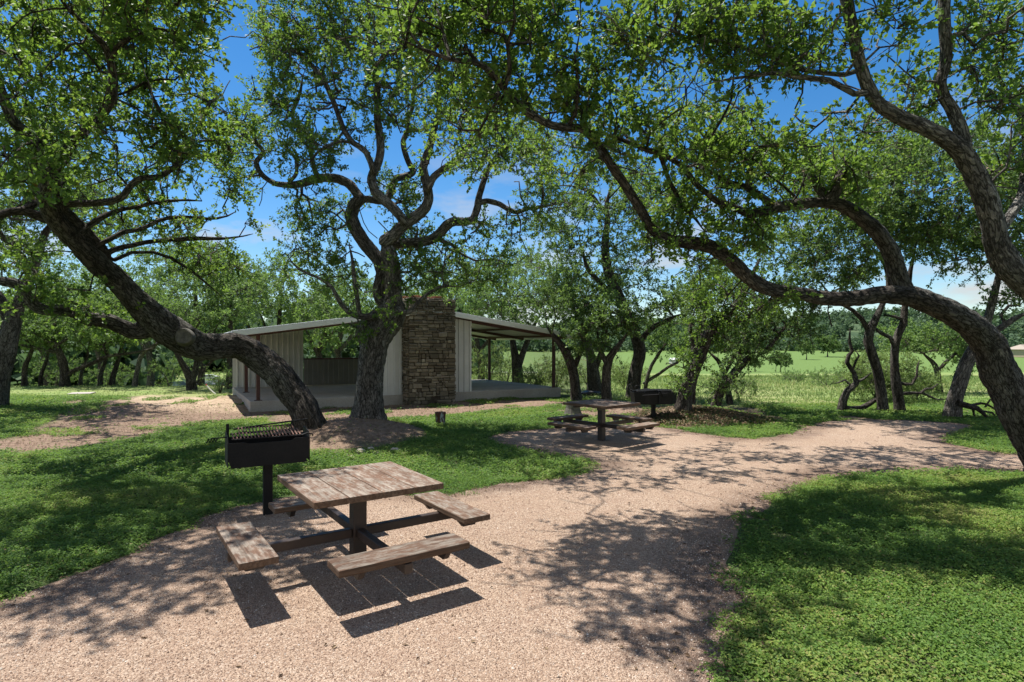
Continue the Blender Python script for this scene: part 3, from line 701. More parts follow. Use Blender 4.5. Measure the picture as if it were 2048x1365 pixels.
# ------------------------------------------------------------------ trees
def norm(v): return v/np.maximum(np.linalg.norm(v, axis=-1, keepdims=True), 1e-9)
class Oak:
    def __init__(s, seed=0):
        s.P = []; s.par = []; s.R = []; s.lid = []; s.nl = 0; s.r = np.random.default_rng(seed); s.clumps = []; s.k = 1.0; s.dens = 1.0
    def limb(s, pts, step=.16, wig=.5, join=True, world=False):
        """pts: (px, py, depth, width in px) -> smooth limb through those places"""
        if world: Q = np.array([p[:3] for p in pts], float); R = np.array([p[3] for p in pts], float)
        else:
            Q = np.array([P(p[0], p[1], p[2]) for p in pts]); R = np.array([p[3]*p[2]/F/2 for p in pts])*s.k; R[-1] *= .45
        parent = -1
        if join and s.P:
            A = np.array(s.P); dd = np.linalg.norm(A-Q[0], axis=1); parent = int(dd.argmin())
            if dd[parent] > .05: Q = np.vstack([A[parent]*.8+Q[0]*.2, Q]); R = np.concatenate([[R[0]], R])
        n = len(Q); E = np.vstack([2*Q[0]-Q[1], Q, 2*Q[-1]-Q[-2]]); out = []; orad = []
        for i in range(n-1):
            p0, p1, p2, p3 = E[i:i+4]; m = max(1, int(np.linalg.norm(p2-p1)/step))
            for t in np.arange(m)/m:
                out.append(.5*((2*p1)+(-p0+p2)*t+(2*p0-5*p1+4*p2-p3)*t*t+(-p0+3*p1-3*p2+p3)*t**3)); orad.append(R[i]*(1-t)+R[i+1]*t)
        out.append(Q[-1]); orad.append(R[-1]); out = np.array(out); orad = np.array(orad)
        j = s.r.normal(0, 1, out.shape); j[1:-1] = (j[:-2]+j[1:-1]*2+j[2:])/4
        out[1:-1] += (j*np.minimum(.18*orad, .02)[:, None]*wig)[1:-1]
        if len(out) > 6:                                            # crooked growth of the thinner limbs
            c_ = s.r.normal(0, 1, out.shape)
            for _ in range(2): c_[1:-1] = (c_[:-2]+c_[1:-1]+c_[2:])/3
            a_ = np.clip((.12-orad)/.08, 0, 1)*.055*np.minimum(1, np.arange(len(out))/4.)
            out += c_*a_[:, None]*np.array([1, 1, 1.2])
        for p, r in zip(out, orad):
            s.P.append(p); s.par.append(parent); s.R.append(r); s.lid.append(s.nl); parent = len(s.P)-1
        s.nl += 1
    def blob(s, px, py, d, rx, ry, rd, n, holes=()):
        """n leaf clump centres spread through an egg shaped region"""
        k = 0; c = 0; n = int(round(n*s.dens))
        while k < n and c < n*6:
            c += 1
            v = s.r.normal(0, 1, 3); v = v/np.linalg.norm(v)*s.r.random()**.42
            x, y, dd = px+v[0]*rx, py+v[1]*ry, d+v[2]*rd
            if any(((x-h[0])/h[2])**2+((y-h[1])/h[3])**2 < 1 for h in holes): continue
            p = P(x, y, dd)
            if p[2] < gz(p[0], p[1])+.35: continue
            s.clumps.append(p); k += 1
    def wblob(s, c, r, n):
        for _ in range(n):
            v = s.r.normal(0, 1, 3); v = v/np.linalg.norm(v)*s.r.random()**.42
            p = np.array(c)+v*np.array(r)
            if p[2] > gz(p[0], p[1])+.2: s.clumps.append(p)
    def grow(s, step=.22, kink=.42, tip=.009, pw=2.0, minr=0.0, bare=.7):
        na = len(s.P); T = np.array(s.clumps); nb = int(len(T)*bare)
        if nb: T = np.vstack([T, T[s.r.choice(len(T), nb)]+s.r.normal(0, 1, (nb, 3))*np.array([.38, .38, .28])*(1 if step < .25 else .8)])
        if not len(T): return
        cap = na+len(T)*30; A = np.zeros((cap, 3)); A[:na] = s.P; L = np.zeros(cap); cnt = na
        ok = np.zeros(cap, bool); ok[:na] = np.array(s.R) < 1e9
        z0 = min(p[2] for p in s.P)
        ok[:na] &= A[:na, 2] > z0+.9
        if not ok.any(): ok[:na] = True
        D0 = np.array([np.linalg.norm(A[:na]-t, axis=1).min() for t in T]); isb = np.arange(len(T)) >= len(T)-nb
        for qi in np.argsort(D0):
            t = T[qi]
            d = np.linalg.norm(A[:cnt]-t, axis=1)+.30*L[:cnt]+np.where(ok[:cnt], 0, 1e6)
            j = int(d.argmin()); p = A[j].copy(); v = t-p; ln = np.linalg.norm(v)
            if isb[qi] and ln > .65 or ln > 4.5: continue
            m = max(1, min(25, int(ln/step)))
            side = np.cross(v, s.r.normal(0, 1, 3)); side = side/(np.linalg.norm(side)+1e-9)
            bow = side*ln*s.r.uniform(-.16, .16)+np.array([0, 0, ln*s.r.uniform(-.05, .14)])
            prev = j; off = np.zeros(3)
            for i in range(1, m+1):
                u = i/m; off = off*.6+s.r.normal(0, 1, 3)*kink*step*.45
                q = p+v*u+bow*4*u*(1-u)+off*(1 if i < m else .4)
                s.P.append(q); s.par.append(prev); s.R.append(-1); s.lid.append(-1)
                A[cnt] = q; L[cnt] = L[prev]+np.linalg.norm(q-A[prev]); ok[cnt] = True; prev = cnt; cnt += 1
                if cnt >= cap-30: return
        n = len(s.P); acc = np.zeros(n); tipv = tip**pw
        for i in range(n-1, na-1, -1):
            if acc[i] == 0: acc[i] = tipv
            s.R[i] = acc[i]**(1/pw); acc[s.par[i]] += acc[i]*1.02
        for i in range(na, n): s.R[i] = max(min(s.R[i], s.R[s.par[i]]*.9), minr, tip*.8)
    def chains(s):
        n = len(s.P); ch = [[] for _ in range(n)]; roots = []
        for i, p in enumerate(s.par): (ch[p] if p >= 0 else roots).append(i)
        st = [(r, -1) for r in roots]; out = []
        while st:
            i, pr = st.pop(); c = ([pr] if pr >= 0 else [])+[i]
            while ch[i]:
                k = [q for q in ch[i] if s.lid[q] == s.lid[i] and s.lid[i] >= 0]
                nxt = k[0] if k else (max(ch[i], key=lambda q: s.R[q]) if s.lid[i] < 0 else None)
                for q in ch[i]:
                    if q != nxt: st.append((q, i))
                if nxt is None: break
                c.append(nxt); i = nxt
            out.append(c)
        return out
    def wood(s, name, mat, parent, fine=False, flare=1.5, knots=()):
        Vs = []; Qs = []; Bk = []; base = 0; first = True
        PP = np.array(s.P); RR = np.array(s.R)
        for c in s.chains():
            if len(c) < 2: continue
            p = PP[c]; r = RR[c].copy()
            if s.par[c[1]] == c[0] and r[0] > r[1]*1.25: r[0] = r[1]*1.12
            p = p.copy(); root = s.par[c[0]] < 0 and s.lid[c[0]] == 0
            seg = np.linalg.norm(np.diff(p, axis=0), axis=1); al = np.concatenate([[0], np.cumsum(seg)])
            rm = r.max()
            if fine and rm > .05:
                k = max(3, int(al[-1]/.035)); t = np.linspace(0, al[-1], k)
                p = np.stack([np.interp(t, al, p[:, i]) for i in range(3)], 1); r = np.interp(t, al, r)
                for _ in range(3): p[1:-1] = (p[:-2]+2*p[1:-1]+p[2:])/4
                al = t; ns = 44 if rm > .16 else 24
            else: ns = 14 if rm > .12 else 9 if rm > .05 else 6 if rm > .018 else 4
            if root:
                hgt = np.maximum(al-.5, 0); r = r*(1+(flare-1)*np.exp(-hgt/.28))
            T = np.gradient(p, axis=0); T = norm(T); N = np.zeros_like(T)
            nv = np.cross(T[0], [0.31, .2, .93]); nv = nv/(np.linalg.norm(nv)+1e-9)
            for i in range(len(T)):
                nv = nv-T[i]*(nv @ T[i]); nv = nv/(np.sqrt(nv @ nv)+1e-12); N[i] = nv
            Bn = np.cross(T, N); th = np.linspace(0, 2*np.pi, ns, endpoint=False)
            rr = np.repeat(r[:, None], ns, 1); so = s.r.uniform(0, 50)
            bk = np.stack([np.cos(th)[None]*rr, np.sin(th)[None]*rr, np.repeat((al*.27+so)[:, None], ns, 1)], 2)
            if fine and rm > .05:
                vo = mnoise.voronoi; ft = bk.reshape(-1, 3)*np.array([1, 1, 1.0])
                dsp = np.empty(len(ft))
                for q, a in enumerate(ft):
                    dv = vo(Vector((a[0]*17, a[1]*17, a[2]*17)))[0]; e = min((dv[1]-dv[0])*2.2, 1.0)
                    dsp[q] = (e-.6)*.026+mnoise.noise(Vector((a[0]*4, a[1]*4, a[2]*3)))*.035
                dsp = dsp.reshape(rr.shape)*np.clip(rr/.25, .22, 1.0)
                if root: dsp += rr*.16*np.sin(th*5+1.3)[None]*np.exp(-np.maximum(al-.5, 0)/.22)[:, None]
                rr = rr+dsp
            elif rm > .05:
                rr = rr*(1+.10*np.sin(th*3+so)[None]*np.sin(al*3+so)[:, None])
            V = p[:, None]+N[:, None]*(np.cos(th)[None, :, None]*rr[..., None])+Bn[:, None]*(np.sin(th)[None, :, None]*rr[..., None])
            m = len(p); V = V.reshape(-1, 3); V = np.vstack([V, p[-1]+T[-1]*r[-1]*.5])
            ii = np.arange(m*ns).reshape(m, ns); nx_ = np.roll(ii, -1, 1)
            Qs.append(np.stack([ii[:-1].ravel(), nx_[:-1].ravel(), nx_[1:].ravel(), ii[1:].ravel()], 1)+base)
            Qs.append(np.stack([ii[-1], nx_[-1], np.full(ns, m*ns), np.full(ns, m*ns)], 1)[:, :3]+base)
            Vs.append(V); Bk.append(np.vstack([bk.reshape(-1, 3), bk.reshape(-1, 3)[-1:]])); base += len(V)
        q4 = np.concatenate([q for q in Qs if q.shape[1] == 4]); q3 = np.concatenate([q for q in Qs if q.shape[1] == 3])
        return npmesh(name, np.concatenate(Vs), [q4, q3], [mat], attrs={'bark': np.concatenate(Bk)}, smooth=True, parent=parent)
    def crown(s, name, parent, mats, per=150, L=.05, crad=.34, twigs=6, fine=False, moss=0, tbias=0., wl=.56, droop=0., tw=.004):
        C = np.array(s.clumps); M = len(C); r = s.r
        ctr = C.mean(0)
        # twiglets
        tb = np.repeat(C, twigs, 0); out = norm(tb-ctr)
        td = norm(r.normal(0, 1, tb.shape)*.9+out*.35+np.array([0, 0, .30-droop])); tl = crad*r.uniform(.6, 1.35, len(tb))
        tb = tb+r.normal(0, 1, tb.shape)*crad*.16
        ck = np.repeat(np.arange(M), twigs)
        bend = r.normal(0, 1, td.shape)*.25
        # leaves
        npl = max(1, per//twigs); n = len(tb)*npl
        I = np.repeat(np.arange(len(tb)), npl); t = .25+.75*r.random(n)**.62
        p = tb[I]+td[I]*(tl[I]*t)[:, None]+bend[I]*(tl[I]*t*t)[:, None]+r.normal(0, 1, (n, 3))*crad*.05
        ax = norm(td[I]*.55+r.normal(0, 1, (n, 3))*.75+np.array([0, 0, .05-droop]))
        nr = norm(r.normal(0, 1, (n, 3))*.75+np.array([0, 0, .75])); sd = norm(np.cross(ax, nr)); nr = np.cross(sd, ax)
        ln = L*r.uniform(.55, 1.35, n); w = ln*wl*r.uniform(.75, 1.2, n)*.5
        ct = np.clip(r.normal(.46+tbias, .17, M), .05, .9)
        tint = np.clip(ct[ck][I]+r.normal(0, .15, n)+.15*(t-.6), 0, .97); tint[r.random(n) < .008] = 1
        l_ = ln[:, None]; w_ = w[:, None]
        if fine:
            V = np.empty((n, 6, 3)); V[:, 0] = p
            V[:, 1] = p+ax*l_*.35+sd*w_+nr*l_*.06; V[:, 2] = p+ax*l_*.78+sd*w_*.82+nr*l_*.03
            V[:, 3] = p+ax*l_-nr*l_*.10
            V[:, 4] = p+ax*l_*.78-sd*w_*.82+nr*l_*.03; V[:, 5] = p+ax*l_*.35-sd*w_+nr*l_*.06
            b = (np.arange(n)*6)[:, None]; f = np.concatenate([b+np.array([0, 1, 2, 3]), b+np.array([0, 3, 4, 5])]); nv = 6
        else:
            V = np.empty((n, 4, 3)); V[:, 0] = p; V[:, 1] = p+ax*l_*.55+sd*w_+nr*l_*.05; V[:, 2] = p+ax*l_; V[:, 3] = p+ax*l_*.55-sd*w_+nr*l_*.05
            f = np.arange(n*4).reshape(n, 4); nv = 4
        V = V.reshape(-1, 3); tint = np.repeat(tint, nv); faces = [f]; mi = [0]
        # twiglet sticks (three sided)
        if tw:
            e = tb+td*tl[:, None]*.55+bend*(tl*.3)[:, None]; e2 = tb+td*tl[:, None]+bend*tl[:, None]
            s1 = norm(np.cross(td, [.3, .5, .8])); s2 = np.cross(td, s1); W = np.empty((len(tb), 9, 3))
            for k, (q, rad) in enumerate(((C[ck], tw*1.5), (e, tw), (e2, tw*.4))):
                for j in range(3):
                    a = 2*np.pi*j/3; W[:, k*3+j] = q+(s1*np.cos(a)+s2*np.sin(a))*rad
            b = len(V)+(np.arange(len(tb))*9)[:, None]
            tf = np.concatenate([b+np.array([k*3+j, k*3+(j+1) % 3, k*3+3+(j+1) % 3, k*3+3+j]) for k in (0, 1) for j in range(3)])
            V = np.vstack([V, W.reshape(-1, 3)]); tint = np.concatenate([tint, np.zeros(len(W)*9)]); faces.append(tf); mi.append(1)
        if moss:
            A = np.array(s.P); rr = np.array(s.R); cand = np.where((rr < .05) & (rr > .008))[0]
            c = A[r.choice(cand, moss)]; k = 34; mm = moss*k; ic = np.repeat(np.arange(moss), k)
            sz = r.uniform(.035, .085, moss)[ic]; d = norm(r.normal(0, 1, (mm, 3))+np.array([0, 0, -.35])); sdm = norm(np.cross(d, r.normal(0, 1, (mm, 3))))
            q = c[ic]-np.array([0, 0, 1])*(sz*.5)[:, None]; W = np.stack([q-sdm*.006, q+sdm*.006, q+d*sz[:, None]*r.uniform(.6, 1.3, (mm, 1))], 1)
            faces.append(len(V)+np.arange(mm*3).reshape(mm, 3)); V = np.vstack([V, W.reshape(-1, 3)]); tint = np.concatenate([tint, np.zeros(mm*3)]); mi.append(2)
        return npmesh(name, V, faces, mats, midx=mi, attrs={'tint': tint, 'bark': V*.4}, parent=parent)

def finish(o, name, label, cat='tree', group=None, root=None, bark=BARK, leaf=LEAF, fine=False, flare=1.5, wood=True, **kw):
    p0 = np.array(o.P[0]) if root is None else root
    e = empty(name, (float(p0[0]), float(p0[1]), float(p0[2])))
    tag(e, label, cat, group)
    tr = o.wood('trunk', bark, e, fine, flare); cr = o.crown('crown', e, [leaf, bark, MOSS], **kw)
    for c in (tr, cr):
        me = c.data; n = len(me.vertices); a = np.empty(n*3, np.float32); me.vertices.foreach_get('co', a)
        me.vertices.foreach_set('co', (a.reshape(-1, 3)-np.float32(p0)).astype(np.float32).ravel()); me.update()
    return e
def onground(px, d, sink=.5):
    xx = (px-CX)*d/F; return gz(xx, d)-sink
def basept(px, d, w):
    """first point of a trunk, put into the ground at that depth"""
    z_ = onground(px, d); return (px, HY+(H-z_)*F/d, d, w)
HOLES = [(490,140,62,80),(470,55,30,50),(520,400,40,60),(1385,180,62,45),(1365,130,40,25),(1500,190,95,30),(1570,205,60,28),(1170,60,22,50),(1215,100,18,40),(1620,30,18,35),(1330,350,28,35),(1010,395,40,40),(560,455,36,50),(1830,60,30,45),(1760,95,22,40),(1850,655,40,26)]

# --- great leaning oak on the left
T = Oak(1); T.k = .86; T.dens = .60
T.limb([basept(628, 11.9, 64), (615,838,11.9,64), (594,795,12,64), (562,757,12,63), (520,715,12,64), (478,692,11.8,60), (440,692,11.5,60), (405,694,11.2,64), (369,677,10.9,70), (325,652,10.5,72), (300,628,10.3,64), (265,592,10,54), (228,555,9.7,50), (197,525,9.4,50), (163,494,9.1,44), (123,455,8.8,44), (97,420,8.5,40), (92,385,8.2,36), (97,350,8,34), (100,316,7.8,32)], wig=1)
T.limb([(100,316,7.8,28), (79,293,7.6,26), (50,264,7.4,26), (20,238,7.2,24), (6,200,7.1,22), (-12,150,7,18), (-30,90,6.9,14)])
T.limb([(100,316,7.8,26), (129,312,7.8,24), (147,281,7.7,23), (176,252,7.6,22), (199,226,7.5,21), (223,188,7.4,20), (225,147,7.3,18), (220,117,7.2,17), (205,91,7.1,14), (176,64,7,13), (152,35,6.9,12), (132,5,6.8,10), (110,-40,6.7,8)])
T.limb([(222,120,7.2,14), (231,94,7.2,14), (249,76,7.1,14), (246,44,7.1,13), (253,10,7,12), (250,-40,7,9)])
T.limb([(212,512,9.5,30), (185,482,9.3,28), (160,457,9.1,26), (132,425,8.8,24), (112,395,8.5,22), (106,360,8.2,20), (100,330,7.9,18)])
T.limb([(95,440,8.7,24), (77,435,8.6,22), (46,423,8.5,22), (15,427,8.4,20), (-25,440,8.3,18), (-60,430,8.2,14)])
T.limb([(300,655,10.4,46), (270,665,10.3,38), (245,655,10.2,34), (215,641,10,34), (172,635,9.8,34), (148,623,9.7,27), (114,620,9.5,27), (83,622,9.4,26), (61,606,9.3,26), (46,583,9.2,24), (28,562,9.1,24), (0,556,9,22), (-40,550,8.9,18)])
T.limb([(105,410,8.6,16), (151,403,8.6,16), (197,403,8.6,16), (243,392,8.6,15), (272,357,8.6,15), (319,349,8.6,14), (352,331,8.6,13), (375,308,8.6,13), (381,285,8.6,13), (360,268,8.5,11), (337,249,8.5,10), (322,223,8.4,9), (296,164,8.3,7), (288,100,8.2,5)])
T.limb([(221,503,9.5,14), (246,494,9.6,12), (292,488,9.8,11), (354,485,10,10), (431,481,10.3,8), (500,477,10.6,5)])
T.limb([(228,521,9.6,11), (261,506,9.7,9), (301,506,9.9,8), (338,518,10.1,8), (400,549,10.4,6), (435,580,10.6,4)])
T.limb([(190,492,9.3,12), (246,466,9.5,11), (277,461,9.6,10), (323,441,9.8,9), (369,438,10,8), (431,438,10.3,6), (480,441,10.5,4)])
T.limb([(160,470,9,15), (175,451,9.1,14), (200,432,9.2,13), (231,414,9.4,11), (280,405,9.6,10), (340,395,9.8,8), (400,385,10,5)])
T.limb([(381,285,8.6,11), (400,250,8.8,10), (420,205,9,8), (445,190,9.2,5)])
for a in ((60,60,8.2,110,90,.9,46), (230,60,8.3,120,85,1.0,48), (110,200,8.6,125,105,1.0,50), (270,190,8.8,115,105,1.0,46), (60,150,6.6,70,60,.5,10), (200,250,6.9,60,50,.5,8), (390,85,7.6,60,90,.8,22), (335,290,8.5,110,70,1,34), (55,330,7,75,80,.9,26), (190,350,8.8,140,70,1.1,34), (420,235,9.3,55,60,.8,18), (435,340,9.8,60,60,.8,14), (350,440,10,150,55,.8,30), (400,520,10.4,110,50,.8,16), (60,520,9.2,60,50,.7,16), (110,600,9.4,110,35,.7,24), (250,640,10.2,70,30,.5,8), (150,-90,6.8,230,90,1.2,40), (350,-60,7,90,80,1,14), (-110,150,7,120,200,1.2,40), (455,235,9.6,50,30,.5,8), (170,420,13,150,80,1.6,34), (380,500,13.5,110,46,1.4,26), (300,330,12.5,110,70,1.5,26), (60,300,11,90,120,1.5,30), (250,120,11,130,110,1.6,36)): T.blob(*a, holes=HOLES)
T.wblob((-4.9, 6.1, 6.0), (1.4, 1.1, .4), 58); T.wblob((-3.85, 6.6, 5.6), (.7, .7, .3), 14); T.wblob((-5.6, 7.6, 6.0), (1.4, 1.3, .5), 26)
T.grow(step=.16)
def stub(tree):
    c = Vector(P(367, 673, 10.50)); nrm = Vector((.42, -.88, .05)).normalized(); u = nrm.orthogonal().normalized(); v = nrm.cross(u); n = 28
    b = MB(); rings = []
    for k, (off, r) in enumerate(((-.22, .20), (-.06, .165), (.0, .155), (.012, .140), (.0, .125), (-.008, .06), (-.004, .004))):
        rings.append([c+nrm*off+(u*math.cos(2*math.pi*i/n)+v*math.sin(2*math.pi*i/n)*1.05)*r*.88*(1+.05*math.sin(3*2*math.pi*i/n+1)) for i in range(n)])
    b.poly([q-Vector(tree.location) for R in rings for q in R], [(k*n+i, k*n+(i+1) % n, (k+1)*n+(i+1) % n, (k+1)*n+i) for k in range(6) for i in range(n)])
    tag(b.build('cut_limb', PALECUT, tree, smooth=40), 'pale round scar of a sawn-off limb')
e = finish(T, 'oak_tree', 'large leaning oak arching left from its base, with a round sawn limb scar', group='oaks around the clearing', fine=True, flare=1.1, per=132, L=.066, crad=.31, twigs=6, moss=60, tbias=.1)
for c in e.children:
    if c.name.startswith('crown'): pass
E_LEAN = e
stub(e)

# --- twisted oak in the middle
T = Oak(2); D = 12.9; T.dens = .92; T.k = .92
def q(l, d=D): return [(a[0], a[1], a[3] if len(a) > 3 else d, a[2]) for a in l]
T.limb([basept(738, D, 66)]+q([(738,820,62),(739,785,58),(742,745,56),(746,710,58),(750,680,62),(757,656,52),(770,632,40),(786,608,40),(788,585,36),(786,560,34),(784,530,34),(778,505,36),(770,482,36)]))
T.limb(q([(748,690,50),(734,668,44),(735,650,40),(750,638,38),(770,625,38),(786,605,38)]), join=False)
T.limb(q([(752,690,46),(775,664,40),(792,640,38),(797,618,36),(790,595,36)]), join=False)
T.limb(q([(745,690,50),(732,672,42),(728,655,38),(735,640,30)]), join=False)
T.k = .78
T.limb(q([(770,484,34),(790,470,32),(811,448,30),(835,430,28),(850,415,27),(857,396,26),(853,364,24),(846,337,22),(858,303,20),(868,263,17),(875,219,14),(878,175,12),(882,110,8),(880,60,5)], 12.8))
T.limb(q([(857,375,18),(868,352,18),(895,335,18),(921,319,18),(939,289,16),(976,253,13),(1005,242,10),(1060,215,6)], 12.4))
T.limb(q([(806,440,24),(780,411,26),(750,383,25),(743,356,23),(757,327,22),(761,286,21),(756,253,20),(757,202,18),(753,152,15),(737,84,11),(733,20,8),(730,-40,5)], 12.6))
T.limb(q([(745,340,16),(730,303,15),(703,283,14),(686,260,14),(673,229,13),(659,195,12),(649,169,12),(629,135,11),(598,101,9),(541,78,6)], 12.3))
T.limb(q([(753,160,12),(743,118,12),(715,100,11),(689,81,10),(662,51,9),(649,10,7)], 12.4))
T.limb(q([(775,610,32),(760,597,32),(757,580,34),(766,545,36),(757,520,36),(735,495,36),(712,462,34),(702,432,33),(708,410,32),(722,398,30),(715,392,24),(699,368,24),(675,357,23),(650,355,22),(629,358,22),(605,368,20),(585,371,18),(551,366,14),(524,348,13),(512,323,12),(527,303,11),(520,290,10),(501,278,9),(467,243,8),(440,216,5)], 13.4))
T.limb(q([(635,354,14),(629,333,14),(622,303,13),(626,278,12),(615,262,12),(598,249,11),(590,225,9),(602,180,8),(608,128,5)], 13.2))
T.limb(q([(578,366,10),(592,348,9),(595,325,8),(583,305,7),(560,285,4)], 13.3))
T.limb(q([(780,488,24),(810,486,24),(845,484,24),(873,472,25),(892,450,25),(906,442,24),(930,444,22),(946,440,21),(954,418,20),(956,391,17),(963,365,15),(972,342,14),(985,322,12),(999,309,11),(1020,280,9),(1043,255,6)], 13.3))
T.limb(q([(955,408,14),(975,402,14),(999,408,14),(1020,420,13),(1038,430,12),(1060,424,10),(1085,419,9),(1120,402,5)], 13.3))
T.limb(q([(772,400,18),(790,357,18),(815,352,18),(828,345,17),(816,322,15),(808,300,14),(807,284,14),(817,262,12),(816,236,11),(822,208,9),(814,169,6)], 13.7))
T.limb(q([(819,260,9),(840,262,9),(855,256,8),(848,238,7),(855,228,6),(868,218,4)], 13.7))
T.limb(q([(742,634,18),(720,632,15),(702,627,13),(682,610,12),(662,580,10),(645,565,9),(600,540,7),(570,510,4)], 12.5))
T.limb(q([(719,626,13),(717,597,12),(712,570,11),(702,532,9),(692,485,6)], 12.5))
T.limb(q([(800,620,16),(815,628,13),(827,624,12),(838,607,10),(852,592,9),(880,575,8),(920,568,5)], 12.5))
for a in ((540,115,13,85,105,1.5,42), (620,50,12.6,95,85,1.4,36), (705,150,12.6,95,125,1.7,52), (560,250,13.1,85,60,1.3,28), (482,330,13.4,50,55,1.1,15), (640,300,12.5,65,60,1.4,18), (750,50,12.4,110,85,1.6,46), (800,200,12.9,85,100,1.8,30), (790,385,13.4,50,34,.8,16), (905,130,13,95,115,1.8,42), (950,280,12.8,85,60,1.4,22), (1040,300,13.2,70,80,1.4,22), (1085,405,13.4,65,45,1.1,16), (905,535,13.6,120,55,1.4,34), (985,450,13.4,70,40,1.1,12), (640,425,13.6,85,45,1.1,24), (615,520,13.2,60,50,1,14), (690,545,12.8,50,50,.8,10), (830,480,13.8,60,50,1,16), (850,560,12.6,60,40,.7,10), (700,-80,12.5,220,60,1.5,40), (770,640,12.3,16,10,.2,2), (722,650,12.3,14,16,.2,3)): T.blob(*a, holes=HOLES)
T.grow(step=.2, kink=.6, tip=.014, bare=1.2)
finish(T, 'oak_tree', 'twisted central oak with a stout bulging trunk in front of the pavilion', group='oaks around the clearing', fine=True, flare=1.22, bark=BARKB, per=190, L=.064, crad=.42, twigs=6, moss=220)

# --- oak arching in from the right edge
T = Oak(3); T.k = .84; T.dens = .68
T.limb([basept(2150, 8.75, 88), (2075,895,8.7,82), (2036,830,8.7,80), (2022,790,8.7,76), (2004,747,8.7,73), (1981,694,8.6,66), (1957,664,8.5,60), (1928,638,8.4,58), (1875,609,8.3,54), (1821,592,8.2,50), (1767,592,8.1,42), (1714,596,8,38), (1660,597,7.9,35), (1607,592,7.85,33), (1553,582,7.8,34), (1521,571,7.75,36), (1492,552,7.7,35), (1466,526,7.6,35), (1447,505,7.5,34), (1422,487,7.4,32), (1378,481,7.3,30), (1343,482,7.2,27), (1300,456,7.1,25), (1280,414,7,23), (1246,366,6.9,22), (1216,335,6.8,22), (1190,300,6.7,21), (1166,271,6.6,20), (1130,262,6.5,20), (1108,249,6.45,19), (1064,220,6.3,19), (1020,187,6.2,18), (998,165,6.1,16), (947,125,5.9,12), (892,117,5.8,10), (844,99,5.6,8), (815,85,5.5,5)], wig=1)
T.limb([(1815,588,8.2,40), (1800,560,8.2,42), (1788,520,8.15,40), (1775,490,8.1,37), (1752,456,8,35), (1715,425,7.9,33), (1680,409,7.8,31), (1640,406,7.7,27), (1600,409,7.6,25), (1560,413,7.5,26), (1530,420,7.4,24), (1496,428,7.3,20), (1475,416,7.2,17), (1433,397,7.1,16), (1415,383,7,15), (1391,366,6.95,14), (1366,338,6.9,14), (1320,313,6.8,14), (1285,299,6.75,13), (1245,285,6.7,10), (1190,262,6.6,6)])
T.limb([(1545,413,7.45,18), (1524,397,7.4,16), (1496,380,7.35,15), (1447,366,7.3,12), (1419,352,7.2,10), (1384,345,7.1,6)])
T.limb([(1322,315,6.8,11), (1338,359,7,11), (1362,401,7.2,10), (1391,440,7.4,8), (1400,470,7.5,5)])
T.limb([(1130,262,6.5,12), (1150,230,6.4,10), (1158,180,6.3,9), (1150,120,6.2,7), (1160,60,6.1,4)])
T.limb([(1010,175,6.15,12), (1020,140,6,11), (1015,90,5.9,9), (1030,40,5.8,7), (1025,-20,5.7,4)])
for a in ((850,60,6.1,115,80,.7,28), (980,60,6.3,115,85,.8,32), (1100,55,6.5,90,85,.8,28), (965,185,6.6,120,75,.7,26), (1090,175,6.8,105,85,.8,28), (1175,140,6.9,70,120,.8,24), (1215,265,6.8,60,75,.6,18), (1300,240,7,65,70,.7,20), (1395,300,7,80,50,.7,26), (1505,290,7.2,105,60,.7,36), (1430,420,7.4,95,55,.6,20), (1350,400,7.3,55,60,.5,12), (1480,468,7.6,85,45,.5,20), (1330,480,7.3,50,36,.4,10), (1610,335,7.7,90,50,.7,26), (1400,520,7.6,70,30,.4,8), (1000,-90,6.0,260,80,.9,34), (1690,350,7.9,70,40,.5,14), (1560,600,7.8,30,16,.2,4), (1000,250,9.2,110,80,1.0,24), (1180,330,9.6,110,70,1.0,22), (1420,330,10.5,160,80,1.2,40), (1620,400,10.8,140,70,1.2,40), (1300,380,11,120,60,1.2,26), (1100,300,11.5,120,60,1.3,26), (940,310,9.4,90,60,1,22), (1760,330,10.4,90,80,1.1,22), (1240,60,6.4,35,50,.5,8)): T.blob(*a, holes=HOLES)
T.wblob((-.3, 5.0, 5.5), (1.0, .9, .35), 26); T.wblob((-.2, 6.8, 5.9), (1.2, 1.0, .4), 26); T.wblob((2.6, 9.6, 5.6), (1.8, 1.6, .5), 30); T.wblob((5.2, 10.6, 5.2), (1.8, 1.4, .6), 30)
T.grow(step=.15)
finish(T, 'oak_tree', 'oak whose thick limb arches low across the path from the right edge', group='oaks around the clearing', fine=True, flare=1.2, per=112, L=.064, crad=.29, twigs=6, moss=60, tbias=.1)

# --- tall oak leaning in above it
T = Oak(4); T.k = .78; T.dens = .74
T.limb([basept(2330, 6.9, 120), (2280,930,6.9,104), (2215,780,6.8,92), (2140,660,6.7,84), (2070,572,6.6,76), (2025,530,6.5,66), (2000,490,6.45,56), (1984,440,6.4,50), (1966,387,6.35,50), (1944,336,6.3,47), (1918,295,6.2,46), (1882,275,6.15,38), (1840,257,6.1,36), (1798,238,6.05,35), (1757,208,6,33), (1738,177,5.95,31), (1721,137,5.9,30), (1710,88,5.85,30), (1699,35,5.8,31), (1690,-10,5.75,29), (1680,-80,5.7,24), (1660,-160,5.6,16)], wig=1)
T.limb([(1930,300,6.25,34), (1920,262,6.25,33), (1905,222,6.25,30), (1883,186,6.25,28), (1875,158,6.2,28), (1886,120,6.2,28), (1883,77,6.15,28), (1876,35,6.1,28), (1878,-12,6.05,26), (1885,-90,6,20), (1895,-170,5.9,12)])
